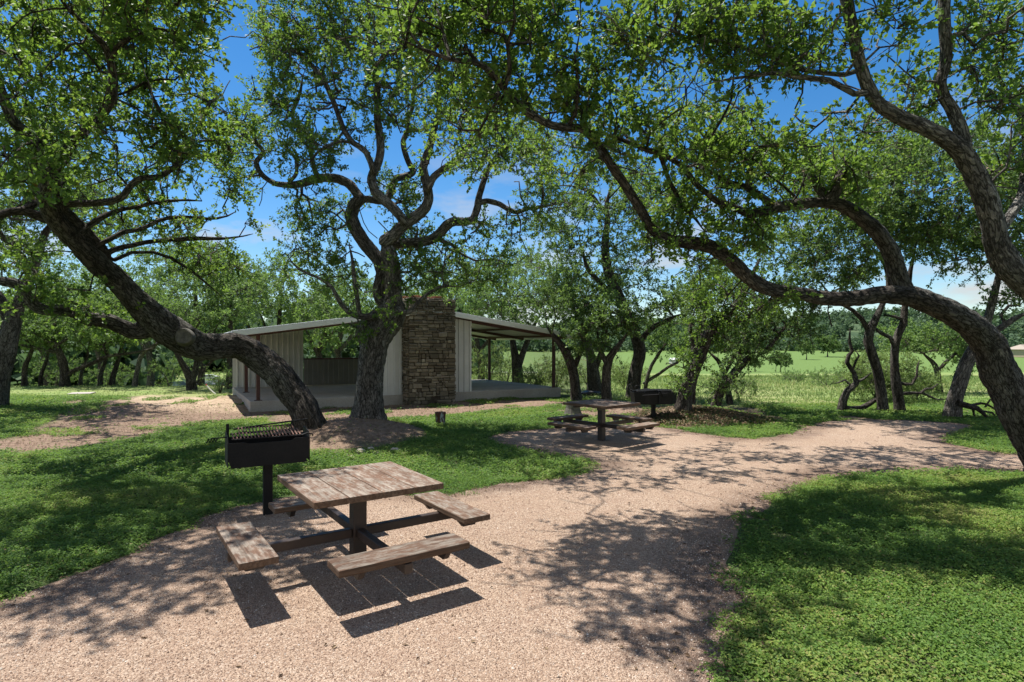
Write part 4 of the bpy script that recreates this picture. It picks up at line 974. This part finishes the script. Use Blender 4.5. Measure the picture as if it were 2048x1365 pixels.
T.limb([(1732,190,5.95,16), (1712,192,5.95,15), (1690,179,5.95,15), (1654,162,5.95,14), (1602,155,5.95,13), (1577,155,5.95,12), (1549,151,5.95,10), (1514,155,5.95,9), (1461,159,5.95,6), (1398,164,5.95,3)])
T.limb([(1722,140,5.9,13), (1690,146,5.9,13), (1640,140,5.95,12), (1588,134,6,12), (1549,123,6,11), (1510,113,6.05,11), (1479,98,6.05,10), (1443,84,6.1,10), (1401,81,6.1,9), (1355,67,6.15,8), (1313,49,6.15,6), (1271,28,6.2,4)])
T.limb([(1995,470,6.45,26), (2020,420,6.6,24), (2040,370,6.8,22), (2052,300,6.9,18), (2040,230,7,14), (2000,150,7,10), (1985,60,7,7)])
for a in ((1300,75,6.2,85,85,.6,28), (1400,40,6.2,75,65,.6,20), (1500,45,6.2,105,60,.7,28), (1480,125,6,80,32,.5,14), (1620,85,6,80,70,.7,22), (1590,140,6,70,36,.5,10), (1775,50,6,55,60,.6,10), (1830,180,6.4,60,55,.6,12), (1965,70,6.3,85,75,.8,26), (1990,210,6.8,75,95,.9,28), (1720,240,6.5,80,34,.5,10), (1450,190,6,36,24,.4,5), (2000,340,7,50,60,.6,10), (1760,-90,5.8,220,70,.9,40), (1500,-60,6,120,60,.7,16), (2100,100,6.8,80,200,1,30)): T.blob(*a, holes=HOLES)
T.grow(step=.14)
finish(T, 'oak_tree', 'tall oak leaning in at the upper right with two forked grey limbs', group='oaks around the clearing', fine=True, flare=1.2, bark=BARKB, per=105, L=.062, crad=.28, twigs=6, moss=40, tbias=.05)

# --- oaks of the middle distance: trunk, forks and crown each from the photograph
def mid(seed, label, limbs, blobs, per=190, L=.085, crad=.5, leaf=LEAFB, bark=BARK, name='oak_tree', group='oaks around the clearing', moss=30, step=.3, tb=0., fine=False, tw=.006, **kw):
    T = Oak(seed); T.k = .80
    for i, l in enumerate(limbs):
        d = l[0]; pts = [(a[0], a[1], a[3] if len(a) > 3 else d, a[2]) for a in l[1:]]
        if i == 0: pts[0] = basept(pts[0][0], pts[0][2], pts[0][3])
        T.limb(pts, step=.22)
    for b in blobs: T.blob(*b, holes=HOLES)
    T.grow(step=step, kink=.5, tip=.011, bare=.5)
    return finish(T, name, label, group=group, leaf=leaf, bark=bark, per=per, L=L, crad=crad, moss=moss, tbias=tb, flare=1.22, fine=fine, tw=tw, **kw)
mid(11, 'slender dark oak with an S-shaped trunk behind the round grill', [[20.5,(1264,790,34),(1270,750,31),(1279,715,30),(1277,690,30),(1262,645,28),(1240,600,26),(1222,560,24),(1212,520,22),(1210,475,18),(1215,440,14),(1213,405,11),(1225,370,8)], [20.5,(1212,430,9),(1190,400,9),(1170,380,8),(1140,370,5)], [20.5,(1245,605,14),(1225,590,13),(1195,560,12),(1170,530,10),(1160,490,8)], [20.5,(1277,690,15),(1300,660,13),(1335,640,11),(1370,625,7)]],
    [(1180,400,20.5,115,60,2,44), (1270,455,20.5,85,75,2,34), (1130,475,20.5,70,50,1.8,24), (1215,550,20.5,105,60,2.2,40), (1330,600,20.5,70,60,1.8,26), (1290,370,20.5,60,50,1.5,14)])
mid(12, 'thick leaning oak rising right from the low bank', [[14.6,(1358,818,36),(1372,785,33),(1385,750,31),(1400,712,31),(1412,678,30),(1435,645,26),(1465,617,20),(1490,582,17),(1502,552,12),(1510,520,8)], [14.6,(1428,655,15),(1455,648,14),(1480,645,12),(1505,628,10),(1530,600,6)], [14.6,(1400,712,12),(1385,690,11),(1380,660,9),(1390,620,6)]],
    [(1415,645,14.6,60,45,.9,24), (1480,605,14.6,70,50,1,26), (1540,590,14.8,70,50,1,18), (1390,715,14.5,30,34,.6,8), (1365,765,14.3,20,26,.4,4), (1410,580,14.8,60,40,.9,16)], per=150, L=.065, crad=.34, leaf=LEAF, fine=True)
mid(13, 'grey upright oak trunk standing just behind the leaning bank oak', [[17.5,(1376,805,26),(1382,770,24),(1390,740,22),(1396,705,18),(1400,660,14),(1420,600,10)]],
    [(1430,570,17.5,70,50,1.4,22), (1380,600,17.5,50,50,1.2,14)])
mid(14, 'low oak leaning right over the lawn with leafy shoots on its trunk', [[16.2,(1422,815,25),(1440,785,23),(1462,755,21),(1482,730,19),(1500,712,15),(1530,698,12),(1560,665,9),(1592,632,6)], [16.2,(1470,748,10),(1480,720,9),(1478,690,8),(1490,650,5)]],
    [(1500,690,16.2,65,36,.9,24), (1565,645,16.2,70,45,1,26), (1445,765,16.1,32,30,.6,9), (1600,610,16.3,50,30,.8,12), (1500,640,16.4,50,36,.8,14)], per=150, L=.07, crad=.36, leaf=LEAFB, fine=True)
mid(15, 'thin forked oak trunk just right of the low leaning oak', [[18.5,(1466,802,15),(1455,780,14),(1445,750,13),(1436,722,10),(1420,700,7)], [18.5,(1446,752,9),(1462,725,8),(1475,690,6)]],
    [(1450,690,18.5,60,34,1,18)])
mid(16, 'dark oak leaning left beside the right pavilion post', [[19.6,(1156,800,26),(1150,765,24),(1144,735,23),(1132,705,22),(1115,682,15),(1095,660,10)], [19.6,(1146,740,15),(1160,705,13),(1168,675,11),(1180,640,8)]],
    [(1130,600,19.6,80,40,1.5,30), (1180,650,19.6,50,40,1.4,18), (1160,700,19.4,24,24,.6,4)], tb=-.05)
mid(17, 'straight dark oak trunk forking low, left of the round grill', [[18.6,(1216,802,25),(1213,770,23),(1212,740,22),(1218,715,20),(1238,690,12),(1255,660,8)], [18.6,(1213,728,14),(1200,700,12),(1195,665,9)]],
    [(1200,655,18.6,70,44,1.3,28), (1250,640,18.8,50,44,1.2,16)])
mid(18, 'broad old oak trunk shaded between two thinner oaks', [[23,(1190,790,42),(1187,755,32),(1182,720,24),(1176,690,18),(1170,650,12),(1165,600,8)], [23,(1190,740,16),(1205,700,13),(1215,660,9)]],
    [(1160,590,23,90,60,2.2,36), (1100,560,23.5,80,60,2.2,32)])
mid(19, 'two-stemmed oak standing in the meadow behind the open bay of the pavilion', [[28,(1036,770,30),(1034,735,26),(1028,700,17),(1022,668,12),(1000,630,8)], [28,(1036,738,17),(1048,702,15),(1060,670,12),(1080,630,8)]],
    [(990,585,28,80,60,2.6,40), (1060,620,28,75,55,2.4,36), (1020,540,28.5,70,46,2.2,26)], L=.11, crad=.7, moss=0)
mid(20, 'pair of thin bowed stems of a young oak leaning right in the meadow', [[25,(1286,775,9),(1297,748,9),(1308,722,8),(1322,700,7),(1340,680,5)], [25,(1287,768,8),(1308,752,8),(1335,735,7),(1352,726,6),(1375,705,4)]],
    [(1345,670,25,50,34,1.4,20), (1380,690,25,36,24,1.1,10)], L=.10, crad=.6, moss=0)
mid(21, 'dark sinuous oak trunk beyond the far end of the path', [[16.6,(1768,824,23),(1763,790,23),(1755,742,22),(1744,710,22),(1735,682,22),(1739,662,21),(1757,630,15),(1768,608,13),(1778,575,11),(1770,530,9),(1740,480,7)], [16.6,(1738,664,13),(1722,638,12),(1705,622,10),(1670,600,8),(1640,560,5)]],
    [(1690,380,14.5,140,95,2.4,80), (1660,540,16,100,46,1.5,34), (1590,490,15.5,90,56,1.6,32), (1720,470,15,100,60,1.8,40)], L=.075, crad=.46)
mid(22, 'oak with bare curling lower branches beyond the far end of the path', [[16.6,(1806,826,24),(1796,795,22),(1792,760,22),(1789,725,18),(1790,690,18),(1796,668,18),(1807,648,17),(1808,622,15),(1812,590,13),(1820,540,10),(1830,480,7)], [16.6,(1790,694,11),(1780,676,10),(1762,667,9),(1740,650,6)], [16.6,(1800,788,8),(1825,786,8),(1842,785,7),(1850,776,6),(1860,776,5),(1869,770,3)], [16.6,(1842,785,6),(1858,792,5),(1872,799,4),(1895,799,3)], [16.6,(1797,766,8),(1810,770,8),(1822,770,7),(1832,754,6),(1834,738,5),(1840,722,3)], [16.6,(1806,640,9),(1790,634,8),(1768,630,6)]],
    [(1840,330,14.6,130,110,2.4,84), (1890,470,15,110,60,1.8,44), (1800,440,15,80,60,1.8,30)], L=.075, crad=.46)
mid(23, 'stout grey oak leaning right behind the arching limb', [[15.2,(1902,836,38),(1909,805,33),(1918,770,32),(1930,735,31),(1944,708,29),(1958,682,24),(1975,640,19),(1988,595,17),(1996,555,14),(2008,510,11),(2000,440,8)], [15.2,(1962,676,17),(1985,664,16),(2003,654,15),(2025,640,14),(2060,628,11)], [15.2,(2010,648,9),(2002,630,8),(2018,612,7),(2040,612,5)]],
    [(1985,370,13.8,100,120,2.2,80), (1950,500,15,90,46,1.4,24), (2030,510,15,50,70,1.4,22), (2090,420,15,60,120,1.6,24), (2035,600,15.2,40,30,.8,6)], L=.075, crad=.44, bark=BARKB)
# broad low tree in the meadow behind them, and dead wood
mid(24, 'wide low green tree in the meadow behind the arching limb', [[24,(1880,790,16),(1876,760,14),(1870,730,12),(1850,705,9)], [24,(1874,745,9),(1900,715,8),(1930,690,6)]],
    [(1830,680,24,60,30,1.8,28), (1890,670,24,70,36,1.8,34), (1940,700,24,50,30,1.5,18)], L=.10, crad=.6, moss=0)
T = Oak(25)
T.limb([basept(1680, 16.8, 13)]+[(a, b, 16.8, w) for a, b, w in ((1686,800,13),(1694,782,12),(1711,766,11),(1707,745,9),(1696,723,8),(1699,709,8),(1706,702,7),(1700,686,6),(1699,662,4))])
T.limb([(a, b, 16.8, w) for a, b, w in ((1684,814,10),(1702,818,11),(1722,817,11),(1740,808,10),(1752,800,9),(1772,790,7))])
T.limb([(a, b, 16.8, w) for a, b, w in ((1711,766,6),(1728,758,5),(1744,745,3))]); T.limb([(a, b, 16.8, w) for a, b, w in ((1705,740,5),(1712,722,5),(1718,712,4),(1712,702,3))])
T.limb([(a, b, 16.8, w) for a, b, w in ((1690,760,4),(1676,766,3),(1664,768,2))])
dw = empty('dead_branch', tuple(float(v) for v in T.P[0])); tag(dw, 'dead twisted limb lying at the path end, its tip rising', 'dead branch')
w_ = T.wood('limb', BARK, dw); me = w_.data; a = np.empty(len(me.vertices)*3, np.float32); me.vertices.foreach_get('co', a); me.vertices.foreach_set('co', (a.reshape(-1, 3)-np.float32(T.P[0])).ravel()); me.update()
T = Oak(26); z0 = gz(*G(1960, 820)); 
T.limb([(a, b, 15, w) for a, b, w in ((1915,806,8),(1935,812,8),(1955,818,7),(1975,836,5),(1990,850,3))])
for l in (((1935,812,6),(1960,806,5),(1985,818,4),(2005,832,2)), ((1945,814,5),(1948,830,4),(1955,845,2)), ((1962,822,4),(1985,826,4),(1998,842,2)), ((1970,815,4),(1980,800,3),(1992,795,2))): T.limb([(a, b, 15.1, w) for a, b, w in l])
db = empty('fallen_branch', tuple(float(v) for v in T.P[0])); tag(db, 'fallen bare branch with many twigs right of the stout grey oak', 'dead branch')
w_ = T.wood('limb', BARK, db); me = w_.data; a = np.empty(len(me.vertices)*3, np.float32); me.vertices.foreach_get('co', a); me.vertices.foreach_set('co', (a.reshape(-1, 3)-np.float32(T.P[0])).ravel()); me.update()

# --- trees left of and behind the pavilion
mid(31, 'reddish forked oak trunk at the left edge of the lawn', [[17,(-14,800,46),(2,745,42),(12,705,42),(20,665,40),(28,632,36),(40,605,26),(52,575,24),(64,545,22),(78,505,20),(90,465,16),(110,420,10)], [17,(20,650,26),(8,615,24),(-10,585,20),(-30,560,14)], [17,(60,550,18),(45,515,16),(25,495,14),(0,475,11)]],
    [(100,400,17,90,60,1.8,30), (20,450,17,70,70,1.6,24), (180,430,18,90,60,1.8,34), (90,330,16.5,110,80,2,40), (-60,380,15,80,120,2,36)], L=.08, crad=.46)
mid(32, 'wide-spreading dark oak with a low horizontal limb on the far left', [[26.5,(128,777,21),(129,750,20),(126,722,18),(117,700,14),(112,680,10)], [26.5,(118,702,11),(98,703,10),(62,694,9),(31,688,7)], [26.5,(130,752,12),(146,743,11),(185,728,10),(215,715,9),(262,706,7),(308,697,5)], [26.5,(100,700,8),(138,675,7),(166,657,5)], [26.5,(215,714,6),(208,690,6),(220,670,4)]],
    [(120,650,26.5,90,34,2,40), (220,665,26.5,90,30,2,36), (50,670,26.5,60,30,1.6,22)], L=.10, crad=.62, leaf=LEAFB)
bgl = [(33,28,48,720,13,'straight thin dark trunk at the far left treeline',(50,650,80,50)), (34,29,80,735,10,'thin trunk among undergrowth, second from the far left',(90,640,70,46)), (35,30,160,735,9,'small trunk leaning right behind the wide-spreading oak',(180,620,80,50)), (36,28.5,199,735,11,'short dark trunk leaning right in the dry grass',(215,640,80,44)), (37,29.5,223,740,14,'dark trunk with bright grass around its foot',(255,620,90,54)), (38,33,500,735,16,'dense pale green tree behind the left end of the roof',(480,590,80,60))]
for sd, d, px, ty, w, lab, (bx, by, rx, ry) in bgl:
    mid(sd, lab, [[d,(px,776,w),(px+2,ty+18,w*.9),(px+8,ty,w*.8),(px+16,ty-28,w*.65),(bx,by+20,w*.4)]], [(bx,by,d,rx,ry,2.4,52)], L=.12, crad=.75, moss=0, step=.4, leaf=LEAFB, group='trees left of the pavilion')
mid(39, 'pale grey trunk leaning right across the far left grass', [[27,(265,777,12),(275,742,11),(283,712,10),(296,697,9),(312,689,8),(332,682,6)]], [(345,660,27,60,30,1.6,26), (300,640,27.5,60,30,1.6,18)], L=.10, crad=.6, bark=BARKB, moss=0, group='trees left of the pavilion')
mid(40, 'forked dark oak below the scarred limb at the left', [[24.5,(384,776,24),(380,755,20),(366,730,14),(354,706,12),(350,685,9)], [24.5,(386,760,15),(392,735,14),(394,710,12),(400,690,8)], [24.5,(396,765,8),(412,735,8),(432,715,6),(450,705,4)]], [(360,640,24.5,70,34,1.8,30), (440,640,24.5,60,34,1.8,24), (410,690,24.5,30,14,.8,4)], L=.10, crad=.6, group='trees left of the pavilion')
mid(41, 'upright dark trunk rising just left of the slab corner', [[25,(456,784,17),(459,745,14),(459,705,13),(461,650,12),(463,600,9)]], [(470,570,25.5,70,50,2,36), (420,560,25.5,50,40,1.8,18)], L=.10, crad=.62, group='trees left of the pavilion')
# tall pale trees behind the roof
for i, (px, d, cx_, cy, rx, ry, n, lab) in enumerate(((300,38,290,570,110,75,60,'tall pale green tree at the back of the left treeline'), (400,40,390,540,90,60,46,'high rounded tree crown behind the leaning oak'), (560,36,560,585,100,62,60,'bright green tree right behind the low roof end'), (640,34,650,640,80,70,56,'dark spreading tree seen through the back opening'), (680,40,690,580,80,60,42,'hazy green tree behind the twisted oak stems'), (90,40,80,570,110,70,52,'tall tree filling the far upper left background'), (860,36,880,570,90,50,36,'loose tree crown above the stone chimney'), (200,44,190,590,100,60,44,'broad crown between the far left trunks'), (960,33,950,610,60,50,30,'small tree beyond the right roof slope'), (760,42,770,610,70,50,26,'low tree crown directly behind the central trunk'))):
    mid(50+i, lab, [[d,(px,790,18),(px+3,740,16),(px-3,700,14),(cx_,cy+30,9),(cx_+4,cy,6)], [d,(px,715,10),(px-20,680,8),(cx_-rx*.5,cy+10,4)], [d,(px,700,10),(px+22,670,8),(cx_+rx*.5,cy+5,4)]],
        [(cx_,cy,d,rx,ry,3,n)], L=.15, crad=1.0, moss=0, step=.5, leaf=LEAFB, per=170, group='background trees behind the pavilion', tb=.1 if i in (2, 0) else 0)
# young staked tree and others on the green field
def field_tree(seed, px, d, h, w, label, n=26):
    T = Oak(seed); xx = (px-CX)*d/F; z_ = gz(xx, d)
    T.limb([(xx, d, z_-.1, w*.022), (xx+.05, d, z_+h*.25, w*.018), (xx, d, z_+h*.6, w*.012)], world=True); T.wblob((xx, d, z_+h*.62), (w/2, w/2, h*.36), n*2); T.grow(step=.4, tip=.01, bare=0)
    return finish(T, 'field_tree', label, group='small trees on the green field', leaf=LEAFB, per=130, L=.20*h/4, crad=.5*h/4, moss=0, twigs=5, tw=.008, tbias=-.22), xx, z_
e, xx, z_ = field_tree(70, 1561, 108, 4.0, 4.0, 'small round staked tree alone on the green field', 34)
for dx in (-.9, .9): MB().tube([(dx, 0, -.1), (dx*.9, 0, 1.5)], .05, 6).build('stake', BARK, e)
field_tree(71, 1510, 112, 3.2, 2.8, 'smaller sapling left of the staked field tree')
field_tree(72, 1613, 190, 6, 6, 'bushy field tree before the far treeline')
field_tree(73, 1655, 215, 8, 9, 'dark rounded tree where the green field ends', 40)

# --- shrubs
def shrub(seed, px, d, h, w, label, leaf=LEAFP, L=.07, n=60, per=110, group='willowy shrubs in the meadow'):
    T = Oak(seed); xx = (px-CX)*d/F; z_ = gz(xx, d)
    for k in range(5):
        a = k*1.26+seed; T.limb([(xx, d, z_-.05, .02), (xx+.12*w*math.cos(a), d+.12*w*math.sin(a), z_+h*.35, .015), (xx+.3*w*math.cos(a), d+.3*w*math.sin(a), z_+h*.75, .007)], world=True, join=False)
    T.wblob((xx, d, z_+h*.52+(.1 if h < 1 else 0)), (w/2, w/2, h*.48), n); T.grow(step=.25, tip=.005, bare=0)
    e = empty('shrub', (xx, d, z_)); tag(e, label, 'shrub', group)
    for c in (T.wood('stem', BARK, e), T.crown('foliage', e, [leaf, BARK, MOSS], per=per, L=L, crad=.36, twigs=5, wl=.30, tw=.004)):
        me = c.data; a = np.empty(len(me.vertices)*3, np.float32); me.vertices.foreach_get('co', a); me.vertices.foreach_set('co', (a.reshape(-1, 3)-np.float32((xx, d, z_))).ravel()); me.update()
shrub(81, 975, 28.5, 2.6, 2.6, 'pale willowy shrub between the wall edge and the back post')
shrub(82, 1010, 30, 1.9, 2.0, 'thin pale shrub right of the back post')
shrub(83, 1068, 26.5, .9, 1.6, 'low pale shrub at the foot of the two-stemmed oak')
shrub(84, 1112, 25, 1.7, 1.6, 'pale shrub behind the right front post')
shrub(85, 1180, 26, 1.5, 2.2, 'pale shrub glowing between the dark trunks')
shrub(86, 1250, 27, 1.3, 2.0, 'yellow-green shrub left of the S-shaped trunk')
shrub(87, 1755, 19.5, 1.6, 2.4, 'bright yellow-green shrub behind the dead twisted limb', LEAFP, .085, 120, 130)
shrub(88, 1830, 20, 1.0, 1.5, 'bright low shrub behind the curling branches', LEAFP, .08, 60)
shrub(89, 440, 22.6, .8, .8, 'dark small bush beside the slab corner', LEAFB, .06, 22)
shrub(90, 110, 31, 1.6, 3.2, 'dark undergrowth bush below the far left trunks', LEAFB, .09, 40, 110, 'bushes under the left trees')
shrub(91, 340, 31, 1.5, 2.6, 'leafy undergrowth bush left of the forked dark oak', LEAFB, .09, 36, 110, 'bushes under the left trees')
shrub(92, 215, 33, 1.4, 3.0, 'green undergrowth bush behind the short leaning trunk', LEAFB, .09, 36, 110, 'bushes under the left trees')

shrub(93, 1655, 31, .7, 2.6, 'low dark weedy clump in the meadow, left of the dead twisted limb', LEAFB, .09, 30, 90, 'weedy clumps in the meadow')
shrub(94, 1590, 36, .7, 2.4, 'low green weedy clump in the open meadow, farthest of the clumps', LEAFB, .10, 26, 90, 'weedy clumps in the meadow')
shrub(95, 1480, 22, .5, 1.5, 'low green weedy clump right of the low leaning oak', LEAFB, .07, 24, 90, 'weedy clumps in the meadow')

# --- far treeline: a wood nobody could count, one mass
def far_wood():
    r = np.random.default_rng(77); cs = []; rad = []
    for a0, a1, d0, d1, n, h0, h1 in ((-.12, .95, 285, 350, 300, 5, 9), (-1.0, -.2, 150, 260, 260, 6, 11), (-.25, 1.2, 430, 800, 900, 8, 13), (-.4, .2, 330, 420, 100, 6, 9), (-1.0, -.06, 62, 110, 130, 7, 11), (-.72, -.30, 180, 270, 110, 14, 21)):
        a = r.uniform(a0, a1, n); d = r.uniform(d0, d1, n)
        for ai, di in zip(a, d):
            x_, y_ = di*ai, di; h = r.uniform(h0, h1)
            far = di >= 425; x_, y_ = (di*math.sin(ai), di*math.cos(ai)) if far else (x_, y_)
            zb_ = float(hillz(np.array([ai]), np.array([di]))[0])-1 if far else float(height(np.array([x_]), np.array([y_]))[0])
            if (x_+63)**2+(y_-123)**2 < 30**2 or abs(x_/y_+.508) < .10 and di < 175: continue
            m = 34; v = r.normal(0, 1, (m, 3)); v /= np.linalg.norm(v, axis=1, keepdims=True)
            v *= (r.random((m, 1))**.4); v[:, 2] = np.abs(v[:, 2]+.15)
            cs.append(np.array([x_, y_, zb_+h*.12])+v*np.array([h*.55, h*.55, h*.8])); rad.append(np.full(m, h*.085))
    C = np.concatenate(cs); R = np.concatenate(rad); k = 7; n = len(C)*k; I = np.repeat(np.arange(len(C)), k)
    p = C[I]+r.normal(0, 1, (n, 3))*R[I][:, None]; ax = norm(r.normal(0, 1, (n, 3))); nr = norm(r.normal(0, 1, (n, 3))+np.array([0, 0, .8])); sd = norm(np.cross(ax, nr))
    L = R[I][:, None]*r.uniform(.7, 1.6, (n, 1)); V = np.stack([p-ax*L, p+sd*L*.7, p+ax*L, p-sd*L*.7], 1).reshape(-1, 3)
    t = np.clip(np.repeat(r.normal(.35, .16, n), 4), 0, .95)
    tag(npmesh('distant_wood', V, [np.arange(n*4).reshape(n, 4)], [mat_leaf('hazed_far_leaf', [(0, (.045,.085,.045)), (.5, (.075,.125,.062)), (1, (.12,.18,.085))], (.2,.32,.12), .3, .7)], attrs={'tint': t}), 'distant band of dark green trees along the far edge of the fields', kind='stuff')  # distance haze put into the leaf colour as a bluish green
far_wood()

# ------------------------------------------------------------------ light and camera
W = bpy.data.worlds.new('World'); SC.world = W; W.use_nodes = True
nt = W.node_tree; bg = nt.nodes['Background']
S = Vector((-.30, .20, 1.0)).normalized(); el = math.asin(S.z); az = math.atan2(S.x, S.y)
sky = nt.nodes.new('ShaderNodeTexSky'); sky.sky_type = 'NISHITA'; sky.sun_disc = False; sky.sun_elevation = el; sky.sun_rotation = az
sky.air_density = 1.0; sky.dust_density = .25; sky.ozone_density = 2.4; sky.altitude = 300
hs_ = nt.nodes.new('ShaderNodeHueSaturation'); hs_.inputs['Saturation'].default_value = 1.36; nt.links.new(sky.outputs[0], hs_.inputs['Color'])
tc = nt.nodes.new('ShaderNodeTexCoord'); mp = nt.nodes.new('ShaderNodeMapping'); mp.inputs['Scale'].default_value = (3.2, 3.2, 9.5); nt.links.new(tc.outputs['Generated'], mp.inputs['Vector'])
no = nt.nodes.new('ShaderNodeTexNoise'); no.inputs['Scale'].default_value = 1.5; no.inputs['Detail'].default_value = 7; no.inputs['Roughness'].default_value = .55; nt.links.new(mp.outputs[0], no.inputs['Vector'])
rp = nt.nodes.new('ShaderNodeValToRGB'); rp.color_ramp.elements[0].position = .55; rp.color_ramp.elements[1].position = .66; nt.links.new(no.outputs[0], rp.inputs[0])
sx = nt.nodes.new('ShaderNodeSeparateXYZ'); nt.links.new(tc.outputs['Generated'], sx.inputs[0])
band = nt.nodes.new('ShaderNodeValToRGB'); e = band.color_ramp.elements; e[0].position = .02; e[0].color = (1,1,1,1); e[1].position = .36; e[1].color = (0,0,0,1); nt.links.new(sx.outputs[2], band.inputs[0])
# broken cloud banks low ahead, plus thicker unseen cloud behind the viewer, added as fill light
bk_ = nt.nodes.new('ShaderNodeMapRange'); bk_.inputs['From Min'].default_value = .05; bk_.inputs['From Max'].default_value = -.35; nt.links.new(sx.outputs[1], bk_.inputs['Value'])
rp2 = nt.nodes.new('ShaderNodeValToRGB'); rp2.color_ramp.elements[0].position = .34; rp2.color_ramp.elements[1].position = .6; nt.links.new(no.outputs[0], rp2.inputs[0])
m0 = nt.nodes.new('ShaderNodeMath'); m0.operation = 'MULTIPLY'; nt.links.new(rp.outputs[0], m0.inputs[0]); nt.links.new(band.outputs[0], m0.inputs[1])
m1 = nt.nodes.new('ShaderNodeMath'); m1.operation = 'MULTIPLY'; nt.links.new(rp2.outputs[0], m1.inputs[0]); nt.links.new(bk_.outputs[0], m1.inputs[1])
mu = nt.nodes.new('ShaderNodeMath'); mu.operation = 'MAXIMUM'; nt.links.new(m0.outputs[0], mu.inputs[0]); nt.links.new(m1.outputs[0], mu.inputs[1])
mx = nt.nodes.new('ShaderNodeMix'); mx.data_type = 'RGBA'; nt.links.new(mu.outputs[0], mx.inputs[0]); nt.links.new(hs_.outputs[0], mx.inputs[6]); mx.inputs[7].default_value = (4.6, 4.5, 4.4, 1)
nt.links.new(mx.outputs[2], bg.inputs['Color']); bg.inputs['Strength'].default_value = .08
sl = bpy.data.lights.new('sun', 'SUN'); sl.energy = 4.8; sl.angle = math.radians(.53); sl.color = (1, .965, .91)
so = bpy.data.objects.new('sun', sl); so.rotation_euler = S.to_track_quat('Z', 'Y').to_euler(); so.location = (0, 0, 30); link(so)
cam = bpy.data.cameras.new('camera'); cam.sensor_width = 36; cam.lens = F/2048*36; cam.shift_y = -(682.5-HY)/2048; cam.clip_start = .05; cam.clip_end = 5000
co = bpy.data.objects.new('camera', cam); co.location = (0, 0, H); co.rotation_euler = (math.pi/2, 0, 0); link(co); SC.camera = co
SC.view_settings.view_transform = 'Standard'; SC.view_settings.look = 'None'; SC.view_settings.gamma = 1; SC.view_settings.exposure = .95
SC.cycles.max_bounces = 8; SC.cycles.transmission_bounces = 4; SC.cycles.diffuse_bounces = 3
